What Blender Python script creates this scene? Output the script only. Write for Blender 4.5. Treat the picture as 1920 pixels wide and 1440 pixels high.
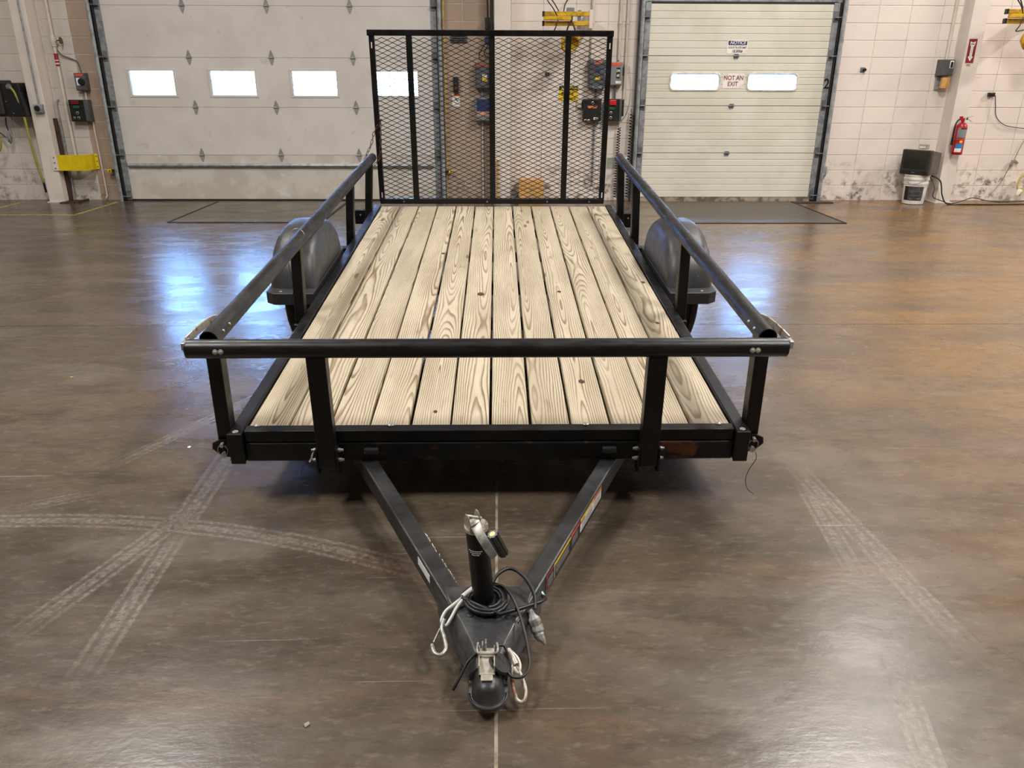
import bpy, bmesh, math, random
from mathutils import Vector, Matrix
random.seed(7)
for o in list(bpy.data.objects): bpy.data.objects.remove(o)
scene = bpy.context.scene
COL = scene.collection
PI = math.pi
def R(d): return math.radians(d)

# ---------------------------------------------------------------- camera
CAM_POS = Vector((0, 0, 1.45))
FOC, PX, PY = 1440.0, 960.0, 720.0
fw = Vector(((935 - PX) / FOC, -(162 - PY) / FOC, 1)).normalized()     # world +Y seen in camera axes (x right, y up, z ahead)
xr = Vector((0, 1, 0)).cross(fw).normalized()
zu = fw.cross(xr)
if zu.y < 0: zu = -zu
ro = R(0.2)
def _roll(v): return Vector((v.x * math.cos(ro) - v.y * math.sin(ro), v.x * math.sin(ro) + v.y * math.cos(ro), v.z))
xr, fw, zu = _roll(xr), _roll(fw), _roll(zu)
right = Vector((xr.x, fw.x, zu.x)); up = Vector((xr.y, fw.y, zu.y)); ahead = Vector((xr.z, fw.z, zu.z))
cam_data = bpy.data.cameras.new('camera')
cam_data.sensor_width = 36; cam_data.lens = 36 * FOC / 1920; cam_data.clip_start = .05; cam_data.clip_end = 200
cam = bpy.data.objects.new('camera', cam_data); COL.objects.link(cam)
cam.matrix_world = Matrix((( right.x, up.x, -ahead.x, CAM_POS.x), (right.y, up.y, -ahead.y, CAM_POS.y), (right.z, up.z, -ahead.z, CAM_POS.z), (0, 0, 0, 1)))
scene.camera = cam

# ---------------------------------------------------------------- daylight outside, exposure
world = bpy.data.worlds.new('overcast_sky'); scene.world = world; world.use_nodes = True
bg = world.node_tree.nodes['Background']
bg.inputs[0].default_value = (.24, .50, 1.0, 1); bg.inputs[1].default_value = 60.0
vs = scene.view_settings
vs.view_transform = 'Standard'; vs.look = 'None'; vs.gamma = 1; vs.use_curve_mapping = False; vs.exposure = 0.0
LAMP_W = 340.0
LAMP_COL = (1.0, .965, .92)
LAMPS = [(5.2, 8.6, .30), (11.5, 7.5, 1.45), (3.6, 5.4, 1.1), (-3.6, 5.4, .72), (3.6, .6, 1.15), (-3.6, .6, 1.05), (-11.5, 6.0, .4)]  # the pair by the ramp gate is added to lift the back wall
LAMP_Z = 6.0

# ---------------------------------------------------------------- materials
def lin(c):
    return tuple(((v / 255) / 12.92 if v / 255 <= .04045 else ((v / 255 + .055) / 1.055) ** 2.4) for v in c) + (1,)
class NT:
    def __init__(s, name):
        s.m = bpy.data.materials.new(name); s.m.use_nodes = True
        s.t = s.m.node_tree; s.n = s.t.nodes; s.b = s.n['Principled BSDF']
    def node(s, typ, ins=None, **kw):
        n = s.n.new(typ)
        for k, v in kw.items(): setattr(n, k, v)
        for k, v in (ins or {}).items():
            if isinstance(v, bpy.types.NodeSocket): s.t.links.new(v, n.inputs[k])
            else: n.inputs[k].default_value = v
        return n
    def link(s, a, b): s.t.links.new(a, b)
    def math(s, op, a, b=0.0, c=0.0, clamp=False):
        return s.node('ShaderNodeMath', {0: a, 1: b, 2: c}, operation=op, use_clamp=clamp).outputs[0]
    def pos(s): return s.node('ShaderNodeNewGeometry').outputs['Position']
    def obj(s): return s.node('ShaderNodeTexCoord').outputs['Object']
    def mapv(s, v, scale=(1, 1, 1), rot=(0, 0, 0), loc=(0, 0, 0)):
        return s.node('ShaderNodeMapping', {'Vector': v, 'Scale': scale, 'Rotation': rot, 'Location': loc}).outputs[0]
    def noise(s, v, scale, detail=4, rough=.55, dist=0):
        return s.node('ShaderNodeTexNoise', {'Vector': v, 'Scale': scale, 'Detail': detail, 'Roughness': rough, 'Distortion': dist}).outputs[0]
    def step(s, v, lo, hi, a=0.0, b=1.0):
        return s.node('ShaderNodeMapRange', {'Value': v, 'From Min': lo, 'From Max': hi, 'To Min': a, 'To Max': b}, interpolation_type='SMOOTHSTEP').outputs[0]
    def mix(s, f, a, b):
        return s.node('ShaderNodeMix', {'Factor': f, 6: a, 7: b}, data_type='RGBA').outputs[2]
    def bump(s, h, strength=.3, dist=.002):
        s.link(s.node('ShaderNodeBump', {'Height': h, 'Strength': strength, 'Distance': dist}).outputs[0], s.b.inputs['Normal'])
    def set(s, **kw):
        for k, v in kw.items():
            k = {'color': 'Base Color', 'rough': 'Roughness', 'metal': 'Metallic', 'spec': 'Specular IOR Level', 'coat': 'Coat Weight'}[k]
            if isinstance(v, bpy.types.NodeSocket): s.link(v, s.b.inputs[k])
            else: s.b.inputs[k].default_value = v
        return s.m
MATS = {}
def pm(name, c, rough=.5, metal=0, c2=None, s2=9, t2=(.45, .65), c3=None, s3=40, t3=(.6, .68), bump=0, bs=70, rv=.08, spec=.5, coord='obj', scale=(1, 1, 1)):
    if name in MATS: return MATS[name]
    t = NT(name); v = t.obj() if coord == 'obj' else t.pos()
    if scale != (1, 1, 1): v = t.mapv(v, scale)
    if c2 is None: c2 = tuple(x * .86 for x in c)
    col = t.mix(t.step(t.noise(v, s2), *t2), lin(c), lin(c2))
    if c3: col = t.mix(t.step(t.noise(v, s3, 6, .65), *t3), col, lin(c3))
    t.set(color=col, rough=t.step(t.noise(v, s2 * 2.3), .3, .7, max(.03, rough - rv), rough + rv), metal=metal, spec=spec)
    if bump: t.bump(t.noise(v, bs, 5), bump, .003)
    MATS[name] = t.m
    return t.m
BLACK = pm('black_paint', (10, 10, 11), .40, 0, (15, 15, 16), 6, (.4, .7), (58, 56, 54), 60, (.70, .76), .12, 90, spec=.35)
BLACKRUST = pm('black_paint_rusty', (12, 12, 12), .45, 0, (17, 16, 16), 6, (.4, .7), (84, 46, 27), 9, (.55, .66), .2, 60, spec=.35)
RAIL = pm('worn_pipe_black', (24, 24, 25), .48, 0, (44, 43, 43), 9, (.45, .62), (104, 80, 64), 15, (.64, .72), .2, 60, spec=.3, scale=(3, .6, 3))
PIPE = pm('front_pipe_black', (18, 18, 19), .38, 0, (30, 30, 31), 6, (.45, .7), (96, 62, 42), 14, (.70, .76), .1, 80, spec=.4, scale=(.7, 3, 3))
TONGUE = pm('tongue_black', (32, 32, 33), .42, 0, (42, 42, 43), 7, (.45, .65), (110, 104, 98), 45, (.70, .76), .15, 90)
COUPL = pm('coupler_black', (42, 42, 43), .40, .1, (64, 64, 65), 9, (.45, .65), (120, 95, 80), 35, (.66, .74), .25, 60)
FENDER = pm('grey_fender_plastic', (48, 48, 49), .44, 0, (62, 62, 63), 5, (.45, .7), (86, 86, 87), 30, (.64, .74), .1, 60)
RUBBER = pm('tyre_rubber', (24, 24, 24), .75, 0, (36, 35, 34), 12)
CABLE = pm('black_cable', (20, 20, 21), .45)
ZINC = pm('zinc_hardware', (178, 176, 168), .38, .5, (136, 134, 128), 40)
RUSTZ = pm('rusty_zinc', (172, 166, 152), .45, .4, (126, 92, 66), 25, (.52, .66))
GALV = pm('galvanised_steel', (158, 161, 163), .42, .3, (128, 131, 134), 14, (.4, .65), bump=.08)
GALVD = pm('dark_galvanised_steel', (118, 121, 123), .45, .25, (92, 95, 98), 12)
CHAINM = pm('rusty_chain', (92, 66, 52), .55, .5, (60, 50, 46), 30)
DOOR1 = pm('grey_white_door_paint', (208, 202, 197), .5, 0, (200, 194, 188), 2.2, (.4, .65), (188, 180, 172), 6, (.62, .72), .04, 40)
DOOR1B = pm('scuffed_door_paint', (200, 194, 184), .55, 0, (186, 179, 168), 4, (.4, .6), (208, 204, 198), 5, (.60, .68), .04, 40)
DOOR2 = pm('cream_door_paint', (214, 211, 196), .5, 0, (206, 202, 186), 2.4, (.4, .65), (186, 180, 164), 12, (.70, .78), .04, 40)
COLM = pm('column_paint', (218, 208, 198), .55, 0, (208, 198, 188), 3, (.4, .65), (170, 158, 146), 14, (.68, .76), .1, 40)
PIPEW = pm('white_pipe_paint', (204, 194, 180), .5, 0, (190, 180, 166), 6)
YEL = pm('safety_yellow', (222, 196, 8), .45, 0, (205, 178, 10), 6, (.4, .65), (120, 100, 30), 25, (.68, .74))
YELD = pm('lamp_arm_yellow', (206, 164, 22), .5, 0, (170, 130, 22), 12, (.45, .6))
YELH = pm('yellow_hose_rubber', (150, 148, 62), .5)
DKGREY = pm('dark_grey_enclosure', (82, 84, 86), .45, 0, (70, 72, 74), 8)
MIDGREY = pm('grey_enclosure', (120, 124, 126), .45, 0, (108, 112, 114), 8)
BLKPL = pm('black_plastic', (24, 24, 25), .4)
WHITEP = pm('white_print', (228, 226, 222), .5)
CREAMP = pm('cream_sign', (236, 231, 224), .5)
REDP = pm('red_print', (150, 24, 36), .5)
DKREDP = pm('dark_red_print', (132, 34, 42), .5)
NAVYP = pm('navy_print', (34, 48, 98), .5)
BLKP = pm('black_print', (22, 22, 22), .5)
ORANGEP = pm('orange_print', (214, 82, 44), .5)
YELP = pm('yellow_print', (226, 190, 14), .5)
REDB = pm('red_button', (205, 30, 34), .3)
GREENB = pm('green_button', (24, 86, 58), .35)
IRON = pm('rusty_iron', (72, 48, 38), .6, .2, (50, 40, 36), 14)
REDX = pm('extinguisher_red', (168, 20, 34), .28, 0, (150, 16, 30), 6)
BLUEP = pm('blue_print', (20, 128, 192), .45)
BUCKET = pm('white_bucket_plastic', (222, 220, 214), .4)
CARD = pm('cardboard', (204, 156, 92), .7, 0, (186, 138, 78), 5)
TVM = pm('tv_case', (46, 46, 44), .45)
TVSIDE = pm('tv_side', (92, 84, 76), .55)
SCREEN = pm('tv_screen', (40, 40, 34), .12)
FOAM = pm('spray_foam', (206, 176, 108), .8, 0, (180, 150, 90), 30, bump=.5, bs=30)
PLASTW = pm('clear_wrap', (150, 148, 144), .3, 0, (110, 108, 104), 40)
STEELPL = pm('dock_plate_steel', (84, 78, 72), .38, .5, (70, 65, 60), 5, bump=.1)
TANPAPER = pm('tan_paper', (190, 152, 96), .6)
GASKET = pm('black_seal', (26, 25, 25), .6)
MESHM = pm('black_expanded_metal', (14, 13, 13), .45)
GREENPATCH = pm('grey_green_paint', (150, 156, 142), .6)
CREAMTRIM = pm('window_trim_cream', (218, 206, 190), .45)
YELLINE = pm('yellow_floor_paint', (168, 158, 66), .45, 0, (120, 104, 74), 18, (.5, .62))
CONCLINE = pm('joint_filler', (136, 128, 112), .7, 0, (104, 92, 76), 20)
CEIL = pm('ceiling_paint', (190, 188, 184), .8)
LAMPHOUSE = pm('lamp_housing_white', (220, 220, 218), .5)

def glass_mat():
    t = NT('window_acrylic'); t.n.remove(t.b)
    tr = t.node('ShaderNodeBsdfTransparent', {'Color': (.96, .98, 1, 1)}); gl = t.node('ShaderNodeBsdfGlossy', {'Roughness': .05})
    mx = t.node('ShaderNodeMixShader', {0: t.node('ShaderNodeFresnel', {'IOR': 1.4}).outputs[0], 1: tr.outputs[0], 2: gl.outputs[0]})
    t.link(mx.outputs[0], t.n['Material Output'].inputs[0]); return t.m
GLASS = glass_mat()

def block_mat(name, c, c2, grime):
    t = NT(name); p = t.pos()
    sep = t.node('ShaderNodeSeparateXYZ', {0: p}); z = sep.outputs[2]
    rnd = t.node('ShaderNodeObjectInfo').outputs['Random']
    col = t.mix(t.step(t.noise(p, 1.3), .35, .7), lin(c), lin(c2))
    col = t.mix(t.math('MULTIPLY', rnd, .25), col, lin(tuple(x * .9 for x in c)))
    # fine pitting and mildew at the foot of the wall
    foot = t.step(z, .14, .62, 1, 0)
    spots = t.step(t.noise(p, 9, 9, .75), .46, .62)
    broad = t.step(t.noise(t.mapv(p, (1, 1, 2.2)), 2.6, 4), .38, .62)
    g = t.math('MULTIPLY', t.math('MULTIPLY', foot, spots), t.math('ADD', broad, .15), clamp=True)
    col = t.mix(t.math('MULTIPLY', g, grime), col, lin((66, 58, 52)))
    smear = t.math('MULTIPLY', t.step(t.noise(t.mapv(p, (1, 1, 3)), 3.1, 6, .7), .60, .74), .28)
    col = t.mix(smear, col, lin((128, 116, 104)))
    t.set(color=col, rough=.62, spec=.35)
    t.bump(t.noise(p, 60, 6, .7), .35, .004)
    return t.m
BLOCK = block_mat('painted_block', (226, 214, 204), (217, 206, 197), .9)
BLOCKL = block_mat('painted_block_left', (208, 199, 190), (198, 189, 180), .7)
BLOCKTAN = block_mat('tan_block', (178, 156, 138), (160, 138, 120), .5)
MORTAR = pm('mortar_joint', (200, 188, 178), .8, coord='pos', s2=6)

def wood_mat():
    t = NT('weathered_pine'); o = t.obj(); rnd = t.node('ShaderNodeObjectInfo').outputs['Random']
    sep = t.node('ShaderNodeSeparateXYZ', {0: o}); X, Y, Z = sep.outputs
    off = t.math('MULTIPLY', rnd, 57.0)
    v0 = t.node('ShaderNodeCombineXYZ', {0: t.math('ADD', X, off), 1: t.math('ADD', Y, t.math('MULTIPLY', rnd, 31.0)), 2: Z}).outputs[0]
    n1 = t.noise(t.mapv(v0, (2.5, .42, 1)), 1.0, 2, .5)                     # slow wander of the heart
    n2 = t.noise(t.mapv(v0, (8, 1.15, 1)), 1.0, 3, .5)
    n3 = t.noise(t.mapv(v0, (60, 6, 1)), 1.0, 3, .6)
    cx = t.math('ADD', X, t.math('MULTIPLY', t.math('SUBTRACT', rnd, .5), .13))
    dx = t.math('MULTIPLY', cx, cx)
    dep = t.math('ADD', .012, t.math('MULTIPLY', t.math('SUBTRACT', n1, .42), .30))
    rad = t.math('SQRT', t.math('ADD', dx, t.math('MULTIPLY', dep, dep)))
    rad = t.math('ADD', rad, t.math('MULTIPLY', n2, .030))
    rad = t.math('ADD', rad, t.math('MULTIPLY', n3, .0022))
    ring = t.math('FRACT', t.math('MULTIPLY', rad, 114.0))
    late = t.math('MULTIPLY', t.step(ring, .42, .86), t.step(ring, .9, 1.0, 1, 0))
    big = t.noise(t.mapv(v0, (7, 1.4, 1)), 1.0, 4, .6)
    base = t.mix(t.step(big, .35, .7), lin((194, 182, 160)), lin((172, 160, 138)))
    base = t.mix(t.math('MULTIPLY', rnd, .35), base, lin((160, 150, 130)))
    col = t.mix(t.math('MULTIPLY', late, t.step(t.noise(t.mapv(v0, (12, 1.1, 1)), 1, 2), .3, .65, .45, 1.0)), base, lin((114, 95, 71)))
    fib = t.noise(t.mapv(v0, (420, 7, 1)), 1.0, 3, .6)
    col = t.mix(t.math('MULTIPLY', t.step(fib, .48, .72), .42), col, lin((136, 112, 80)))
    stain = t.math('MULTIPLY', t.step(t.noise(t.mapv(v0, (14, 4, 1)), 1.0, 5, .65),   .60, .74), .6)
    col = t.mix(stain, col, lin((122, 104, 84)))
    # knots
    vo = t.node('ShaderNodeTexVoronoi', {'Vector': t.mapv(v0, (7, 1.9, .01)), 'Scale': 1.0, 'Randomness': 1.0})
    k = t.step(vo.outputs['Distance'], .05, .115, 1, 0)
    col = t.mix(t.math('MULTIPLY', k, .8), col, lin((98, 68, 40)))
    # drying cracks
    crack = t.step(t.noise(t.mapv(v0, (150, 2.2, 1)), 1.0, 2), .755, .775)
    col = t.mix(crack, col, lin((84, 68, 50)))
    t.set(color=col, rough=.72, spec=.3)
    t.bump(t.math('ADD', t.math('MULTIPLY', late, -.5), t.math('MULTIPLY', fib, .5)), .25, .002)
    return t.m
WOOD = wood_mat()

def floor_mat():
    t = NT('sealed_concrete'); p = t.pos()
    sep = t.node('ShaderNodeSeparateXYZ', {0: p}); X, Y = sep.outputs[0], sep.outputs[1]
    sw = t.mapv(p, (.55, 1.3, 1), (0, 0, R(14)))
    a = t.noise(sw, .8, 6, .6, .6); b = t.noise(t.mapv(p, (1.0, 2.6, 1), (0, 0, R(-9)), (4, 2, 0)), 1.7, 7, .65, .4); c = t.noise(p, 9, 6, .7)
    col = t.mix(t.step(a, .35, .68), lin((72, 64, 56)), lin((90, 77, 62)))
    col = t.mix(t.math('MULTIPLY', t.step(b, .46, .68), .75), col, lin((61, 52, 43)))
    col = t.mix(t.math('MULTIPLY', t.step(t.noise(t.mapv(p, (.8, 1.9, 1), (0, 0, R(20)), (9, 5, 0)), 1.1, 6, .6, .5), .48, .66), .6), col, lin((102, 94, 84)))
    # ochre sealer towards the right of the slab
    oc = t.math('MULTIPLY', t.step(X, .6, 3.2), t.step(t.noise(t.mapv(p, (.7, 1.5, 1), (0, 0, R(8)), (1, 7, 0)), .9, 6, .6, .6), .34, .62, .18, .9))
    col = t.mix(oc, col, lin((128, 94, 50)))
    oc2 = t.math('MULTIPLY', t.step(t.noise(t.mapv(p, (.6, 1.6, 1), (0, 0, R(-12)), (3, 1, 0)), 1.6, 6, .6, .6), .56, .70), .5)
    col = t.mix(oc2, col, lin((102, 78, 62)))
    col = t.mix(t.math('MULTIPLY', t.step(c, .42, .7), .3), col, lin((56, 48, 43)))
    wisp = t.noise(t.mapv(p, (1.2, 3.2, 1), (0, 0, R(12)), (2, 8, 0)), 1.6, 7, .68, .8)
    col = t.mix(t.math('MULTIPLY', t.step(wisp, .52, .72), .22), col, lin((62, 53, 46)))
    col = t.mix(t.math('MULTIPLY', t.step(wisp, .44, .30), .22), col, lin((122, 112, 98)))
    col = t.mix(t.math('MULTIPLY', t.step(t.noise(t.mapv(p, (.6, 1.6, 1), (0, 0, R(10))), 24, 8, .78), .50, .70), .42), col, lin((126, 115, 102)))
    col = t.mix(t.math('MULTIPLY', t.step(t.noise(t.mapv(p, (.5, 1.5, 1), (0, 0, R(-8)), (3, 3, 0)), 15, 8, .78), .50, .68), .45), col, lin((50, 42, 36)))
    # pale tyre scuffs, in metres on the slab: (x0, y0, x1, y1, half width)
    chev = t.math('MULTIPLY', t.step(t.noise(t.mapv(p, (14, 14, 1), (0, 0, R(30))), 4.0, 6, .8), .40, .64), .36)
    lines = [(-1.14, 3.0, -1.12, 2.25, .055), (-1.12, 2.5, -1.36, 1.8, .05), (-1.12, 2.3, -1.10, 1.65, .05), (-1.15, 3.7, -1.60, 2.8, .04),
             (1.22, 2.75, 1.30, 1.70, .05), (1.19, 2.62, 1.14, 2.05, .04), (1.06, 1.62, .95, 1.15, .04), (-1.76, 2.5, -1.5, 2.62, .04)]
    tot = None
    for (x0, y0, x1, y1, w) in lines:
        L = math.hypot(x1 - x0, y1 - y0); ux, uy = (x1 - x0) / L, (y1 - y0) / L
        du = t.math('ADD', t.math('MULTIPLY', t.math('SUBTRACT', X, x0), ux), t.math('MULTIPLY', t.math('SUBTRACT', Y, y0), uy))
        dv = t.math('ABSOLUTE', t.math('SUBTRACT', t.math('MULTIPLY', t.math('SUBTRACT', X, x0), -uy), t.math('MULTIPLY', t.math('SUBTRACT', Y, y0), -ux)))
        stripe = t.math('MULTIPLY', t.step(dv, w * .8, w, 1, 0), t.step(t.math('SINE', t.math('MULTIPLY', dv, PI * 2 / (w * .62))), -.5, .3, .25, 1))
        mk = t.math('MULTIPLY', stripe, t.math('MULTIPLY', t.step(du, -.1, .15), t.step(du, L - .25, L + .1, 1, 0)))
        tot = mk if tot is None else t.math('MAXIMUM', tot, mk)
    for (x0, y0, r, w, xa, xb) in [(-1.62, -.55, 2.96, .05, -2.6, -.05)]:
        d = t.math('ABSOLUTE', t.math('SUBTRACT', t.math('SQRT', t.math('ADD', t.math('POWER', t.math('ABSOLUTE', t.math('SUBTRACT', X, x0)), 2), t.math('POWER', t.math('ABSOLUTE', t.math('SUBTRACT', Y, y0)), 2))), r))
        mk = t.math('MULTIPLY', t.step(d, w * .8, w, 1, 0), t.step(t.math('SINE', t.math('MULTIPLY', d, PI * 2 / (w * .62))), -.5, .3, .25, 1))
        mk = t.math('MULTIPLY', mk, t.math('MULTIPLY', t.step(X, xb - .5, xb, 1, 0), t.step(Y, .5, 1.2)))
        tot = t.math('MAXIMUM', tot, mk)
    col = t.mix(t.math('MULTIPLY', tot, chev), col, lin((160, 150, 140)))
    # fine scratches
    for i, rot in enumerate((25, -35, 70)):
        s = t.step(t.noise(t.mapv(p, (1.1, 60, 1), (0, 0, R(rot)), (i * 7, 3, 0)), 1.0, 2, .4), .745, .765)
        col = t.mix(t.math('MULTIPLY', s, .4), col, lin((158, 148, 138)))
    ro = t.step(t.noise(t.mapv(p, (.8, 1.6, 1)), 2.2, 6, .65), .3, .75, .20, .36)
    ro = t.math('ADD', ro, t.math('MULTIPLY', tot, .1))
    t.set(color=col, rough=ro, spec=.5)
    h = t.math('ADD', t.noise(t.mapv(p, (1, 2.0, 1)), 16, 5, .6), t.math('MULTIPLY', t.noise(p, 60, 4, .6), .35))
    t.bump(h, .13, .0045)
    return t.m
FLOOR = floor_mat()

# ---------------------------------------------------------------- mesh helpers
class MB:
    def __init__(s): s.v = []; s.f = []
    def add(s, vs, fs):
        o = len(s.v); s.v += [tuple(v) for v in vs]; s.f += [tuple(i + o for i in f) for f in fs]; return s
    def box(s, x0, x1, y0, y1, z0, z1):
        vs = [(x0, y0, z0), (x1, y0, z0), (x1, y1, z0), (x0, y1, z0), (x0, y0, z1), (x1, y0, z1), (x1, y1, z1), (x0, y1, z1)]
        return s.add(vs, [(3, 2, 1, 0), (4, 5, 6, 7), (0, 1, 5, 4), (1, 2, 6, 5), (2, 3, 7, 6), (3, 0, 4, 7)])
    def beam(s, a, b, w, h, upv=(0, 0, 1)):
        """rectangular bar from a to b, width w sideways, height h along upv"""
        a, b = Vector(a), Vector(b); d = (b - a).normalized(); sd = d.cross(Vector(upv)).normalized(); u = sd.cross(d)
        vs = [p + sd * (i * w / 2) + u * (j * h / 2) for p in (a, b) for (i, j) in ((-1, -1), (1, -1), (1, 1), (-1, 1))]
        return s.add(vs, [(0, 1, 2, 3), (7, 6, 5, 4), (0, 4, 5, 1), (1, 5, 6, 2), (2, 6, 7, 3), (3, 7, 4, 0)])
    def prism(s, pts, axis, a, b):
        """polygon pts (2D) extruded along axis from a to b; pts are the other two axes in order"""
        def P(p, t): return (t, p[0], p[1]) if axis == 0 else ((p[0], t, p[1]) if axis == 1 else (p[0], p[1], t))
        n = len(pts); vs = [P(p, a) for p in pts] + [P(p, b) for p in pts]
        return s.add(vs, [tuple(range(n - 1, -1, -1)), tuple(range(n, 2 * n))] + [(i, (i + 1) % n, n + (i + 1) % n, n + i) for i in range(n)])
    def tube(s, path, r, n=8, closed=False, caps=True, ri=0):
        P = [Vector(p) for p in path]; m = len(P); rs = r if isinstance(r, (list, tuple)) else [r] * m
        def tan(i):
            if closed: return (P[(i + 1) % m] - P[i - 1]).normalized()
            return (P[min(i + 1, m - 1)] - P[max(i - 1, 0)]).normalized()
        t0 = tan(0); ref = Vector((0, 0, 1)) if abs(t0.z) < .9 else Vector((1, 0, 0)); nrm = (ref - t0 * ref.dot(t0)).normalized()
        rings = []
        for i in range(m):
            t = tan(i); nrm = (nrm - t * nrm.dot(t))
            nrm = nrm.normalized() if nrm.length > 1e-6 else t.orthogonal().normalized()
            bn = t.cross(nrm); rings.append((P[i], nrm.copy(), bn))
        o = len(s.v)
        for (p, a, b), rr in zip(rings, rs):
            for k in range(n): s.v.append(tuple(p + a * (rr * math.cos(2 * PI * k / n)) + b * (rr * math.sin(2 * PI * k / n))))
        for i in range(m if closed else m - 1):
            j = (i + 1) % m
            for k in range(n): s.f.append((o + i * n + k, o + i * n + (k + 1) % n, o + j * n + (k + 1) % n, o + j * n + k))
        if ri and not closed:   # open pipe with wall thickness
            o2 = len(s.v)
            for (p, a, b) in (rings[0], rings[-1]):
                for k in range(n): s.v.append(tuple(p + a * (ri * math.cos(2 * PI * k / n)) + b * (ri * math.sin(2 * PI * k / n))))
            for k in range(n):
                k2 = (k + 1) % n; l = o + (m - 1) * n
                s.f.append((o + k2, o + k, o2 + k, o2 + k2)); s.f.append((l + k, l + k2, o2 + n + k2, o2 + n + k)); s.f.append((o2 + k2, o2 + k, o2 + n + k, o2 + n + k2))
        elif caps and not closed:
            s.f.append(tuple(o + k for k in range(n - 1, -1, -1))); s.f.append(tuple(o + (m - 1) * n + k for k in range(n)))
        return s
    def cyl(s, a, b, r, n=16, r2=None): return s.tube([a, b], [r, r if r2 is None else r2], n)
    def lathe(s, prof, n=24, axis=2, c=(0, 0, 0), closed=False):
        """prof: (radius, height) pairs revolved about an axis through c"""
        o = len(s.v); m = len(prof)
        for (r, h) in prof:
            for k in range(n):
                ca, sa = r * math.cos(2 * PI * k / n), r * math.sin(2 * PI * k / n)
                q = (ca, sa, h) if axis == 2 else ((h, ca, sa) if axis == 0 else (sa, h, ca))
                s.v.append((q[0] + c[0], q[1] + c[1], q[2] + c[2]))
        for i in range(m if closed else m - 1):
            j = (i + 1) % m
            for k in range(n): s.f.append((o + i * n + k, o + i * n + (k + 1) % n, o + j * n + (k + 1) % n, o + j * n + k))
        if not closed:
            s.f.append(tuple(o + k for k in range(n - 1, -1, -1))); s.f.append(tuple(o + (m - 1) * n + k for k in range(n)))
        return s
    def mesh(s, name, bevel=0, seg=1, smooth=None):
        me = bpy.data.meshes.new(name); me.from_pydata(s.v, [], s.f)
        bm = bmesh.new(); bm.from_mesh(me)
        bmesh.ops.recalc_face_normals(bm, faces=bm.faces)
        if bevel:
            ed = [e for e in bm.edges if len(e.link_faces) == 2 and e.calc_face_angle(0) > .6]
            bmesh.ops.bevel(bm, geom=ed, offset=bevel, segments=seg, profile=.5, affect='EDGES', clamp_overlap=True)
        bm.to_mesh(me); bm.free()
        if smooth is not None:
            me.polygons.foreach_set('use_smooth', [True] * len(me.polygons)); me.set_sharp_from_angle(angle=R(smooth))
        return me
    def build(s, name, mat, parent=None, bevel=0, seg=1, smooth=None, loc=None, rot=None):
        return put(name, s.mesh(name, bevel, seg, smooth), mat, parent, loc, rot)
def put(name, me, mat, parent=None, loc=None, rot=None):
    o = bpy.data.objects.new(name, me); COL.objects.link(o)
    if mat and not me.materials: me.materials.append(mat)
    if parent: o.parent = parent
    if loc: o.location = loc
    if rot: o.rotation_euler = rot
    return o
def tag(o, label, cat, group=None):
    o['label'] = label; o['category'] = cat
    if group: o['group'] = group
    return o
def thing(name, label, cat, loc=(0, 0, 0), rot=(0, 0, 0), group=None):
    o = bpy.data.objects.new(name, None); COL.objects.link(o); o.location = loc; o.rotation_euler = rot; o.empty_display_size = .1
    return tag(o, label, cat, group)
def struct(o): o['kind'] = 'structure'; return o
def spline(pts, k=8, closed=False):
    P = [Vector(p) for p in pts]; n = len(P); out = []
    for i in range(n if closed else n - 1):
        if closed: a, b, c, d = P[i - 1], P[i], P[(i + 1) % n], P[(i + 2) % n]
        else: a, b, c, d = P[max(i - 1, 0)], P[i], P[i + 1], P[min(i + 2, n - 1)]
        for j in range(k):
            t = j / k
            out.append(.5 * ((2 * b) + (c - a) * t + (2 * a - 5 * b + 4 * c - d) * t * t + (3 * b - a - 3 * c + d) * t ** 3))
    if not closed: out.append(P[-1])
    return out
def text(name, body, size, mat, parent, loc, xs=1.0, shear=0.0, bold=0.0, rot=(PI / 2, 0, 0), align='CENTER'):
    cu = bpy.data.curves.new(name, 'FONT'); cu.body = body; cu.size = size; cu.align_x = align; cu.align_y = 'CENTER'
    cu.shear = shear; cu.offset = bold; cu.extrude = .0004; cu.space_line = .85
    tmp = bpy.data.objects.new('tmp', cu); COL.objects.link(tmp)
    me = bpy.data.meshes.new_from_object(tmp.evaluated_get(bpy.context.evaluated_depsgraph_get()))
    bpy.data.objects.remove(tmp); me.materials.clear()
    for v in me.vertices: v.co.x *= xs
    return put(name, me, mat, parent, loc, rot)

# ================================================================ SETTING
WY = 10.68          # face of the block wall
fl = struct(MB().box(-13, 13, -9, 10.9, -.12, -.008).build('floor', CONCLINE))
for (x0, x1) in ((-13, -.014), (-.004, 13)):
    for (y0, y1) in ((-9, 4.806), (4.812, 10.9)):
        MB().box(x0, x1, y0, y1, -.05, 0).build('floor_slab', FLOOR, fl)
MB().box(-.0138, -.0042, -9, 10.9, -.006, -.0012).build('joint_sealant', CONCLINE, fl)
struct(MB().box(-13, 13, -9, 10.95, 6.6, 6.8).build('ceiling', CEIL))
struct(MB().box(-13, -12.8, -9, 10.95, -.05, 6.6).build('wall_left', BLOCKL))
struct(MB().box(12.8, 13, -9, 10.95, -.05, 6.6).build('wall_right', BLOCK))
struct(MB().box(-12.8, 12.8, -9, -8.8, -.05, 6.6).build('wall_front', pm('dark_wall_paint', (92, 86, 80), .8)))
D1 = (-4.915, -.84, 3.56)     # big door: x0, x1, top
D2 = (1.93, 4.23, 2.43)
wb = MB()
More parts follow.
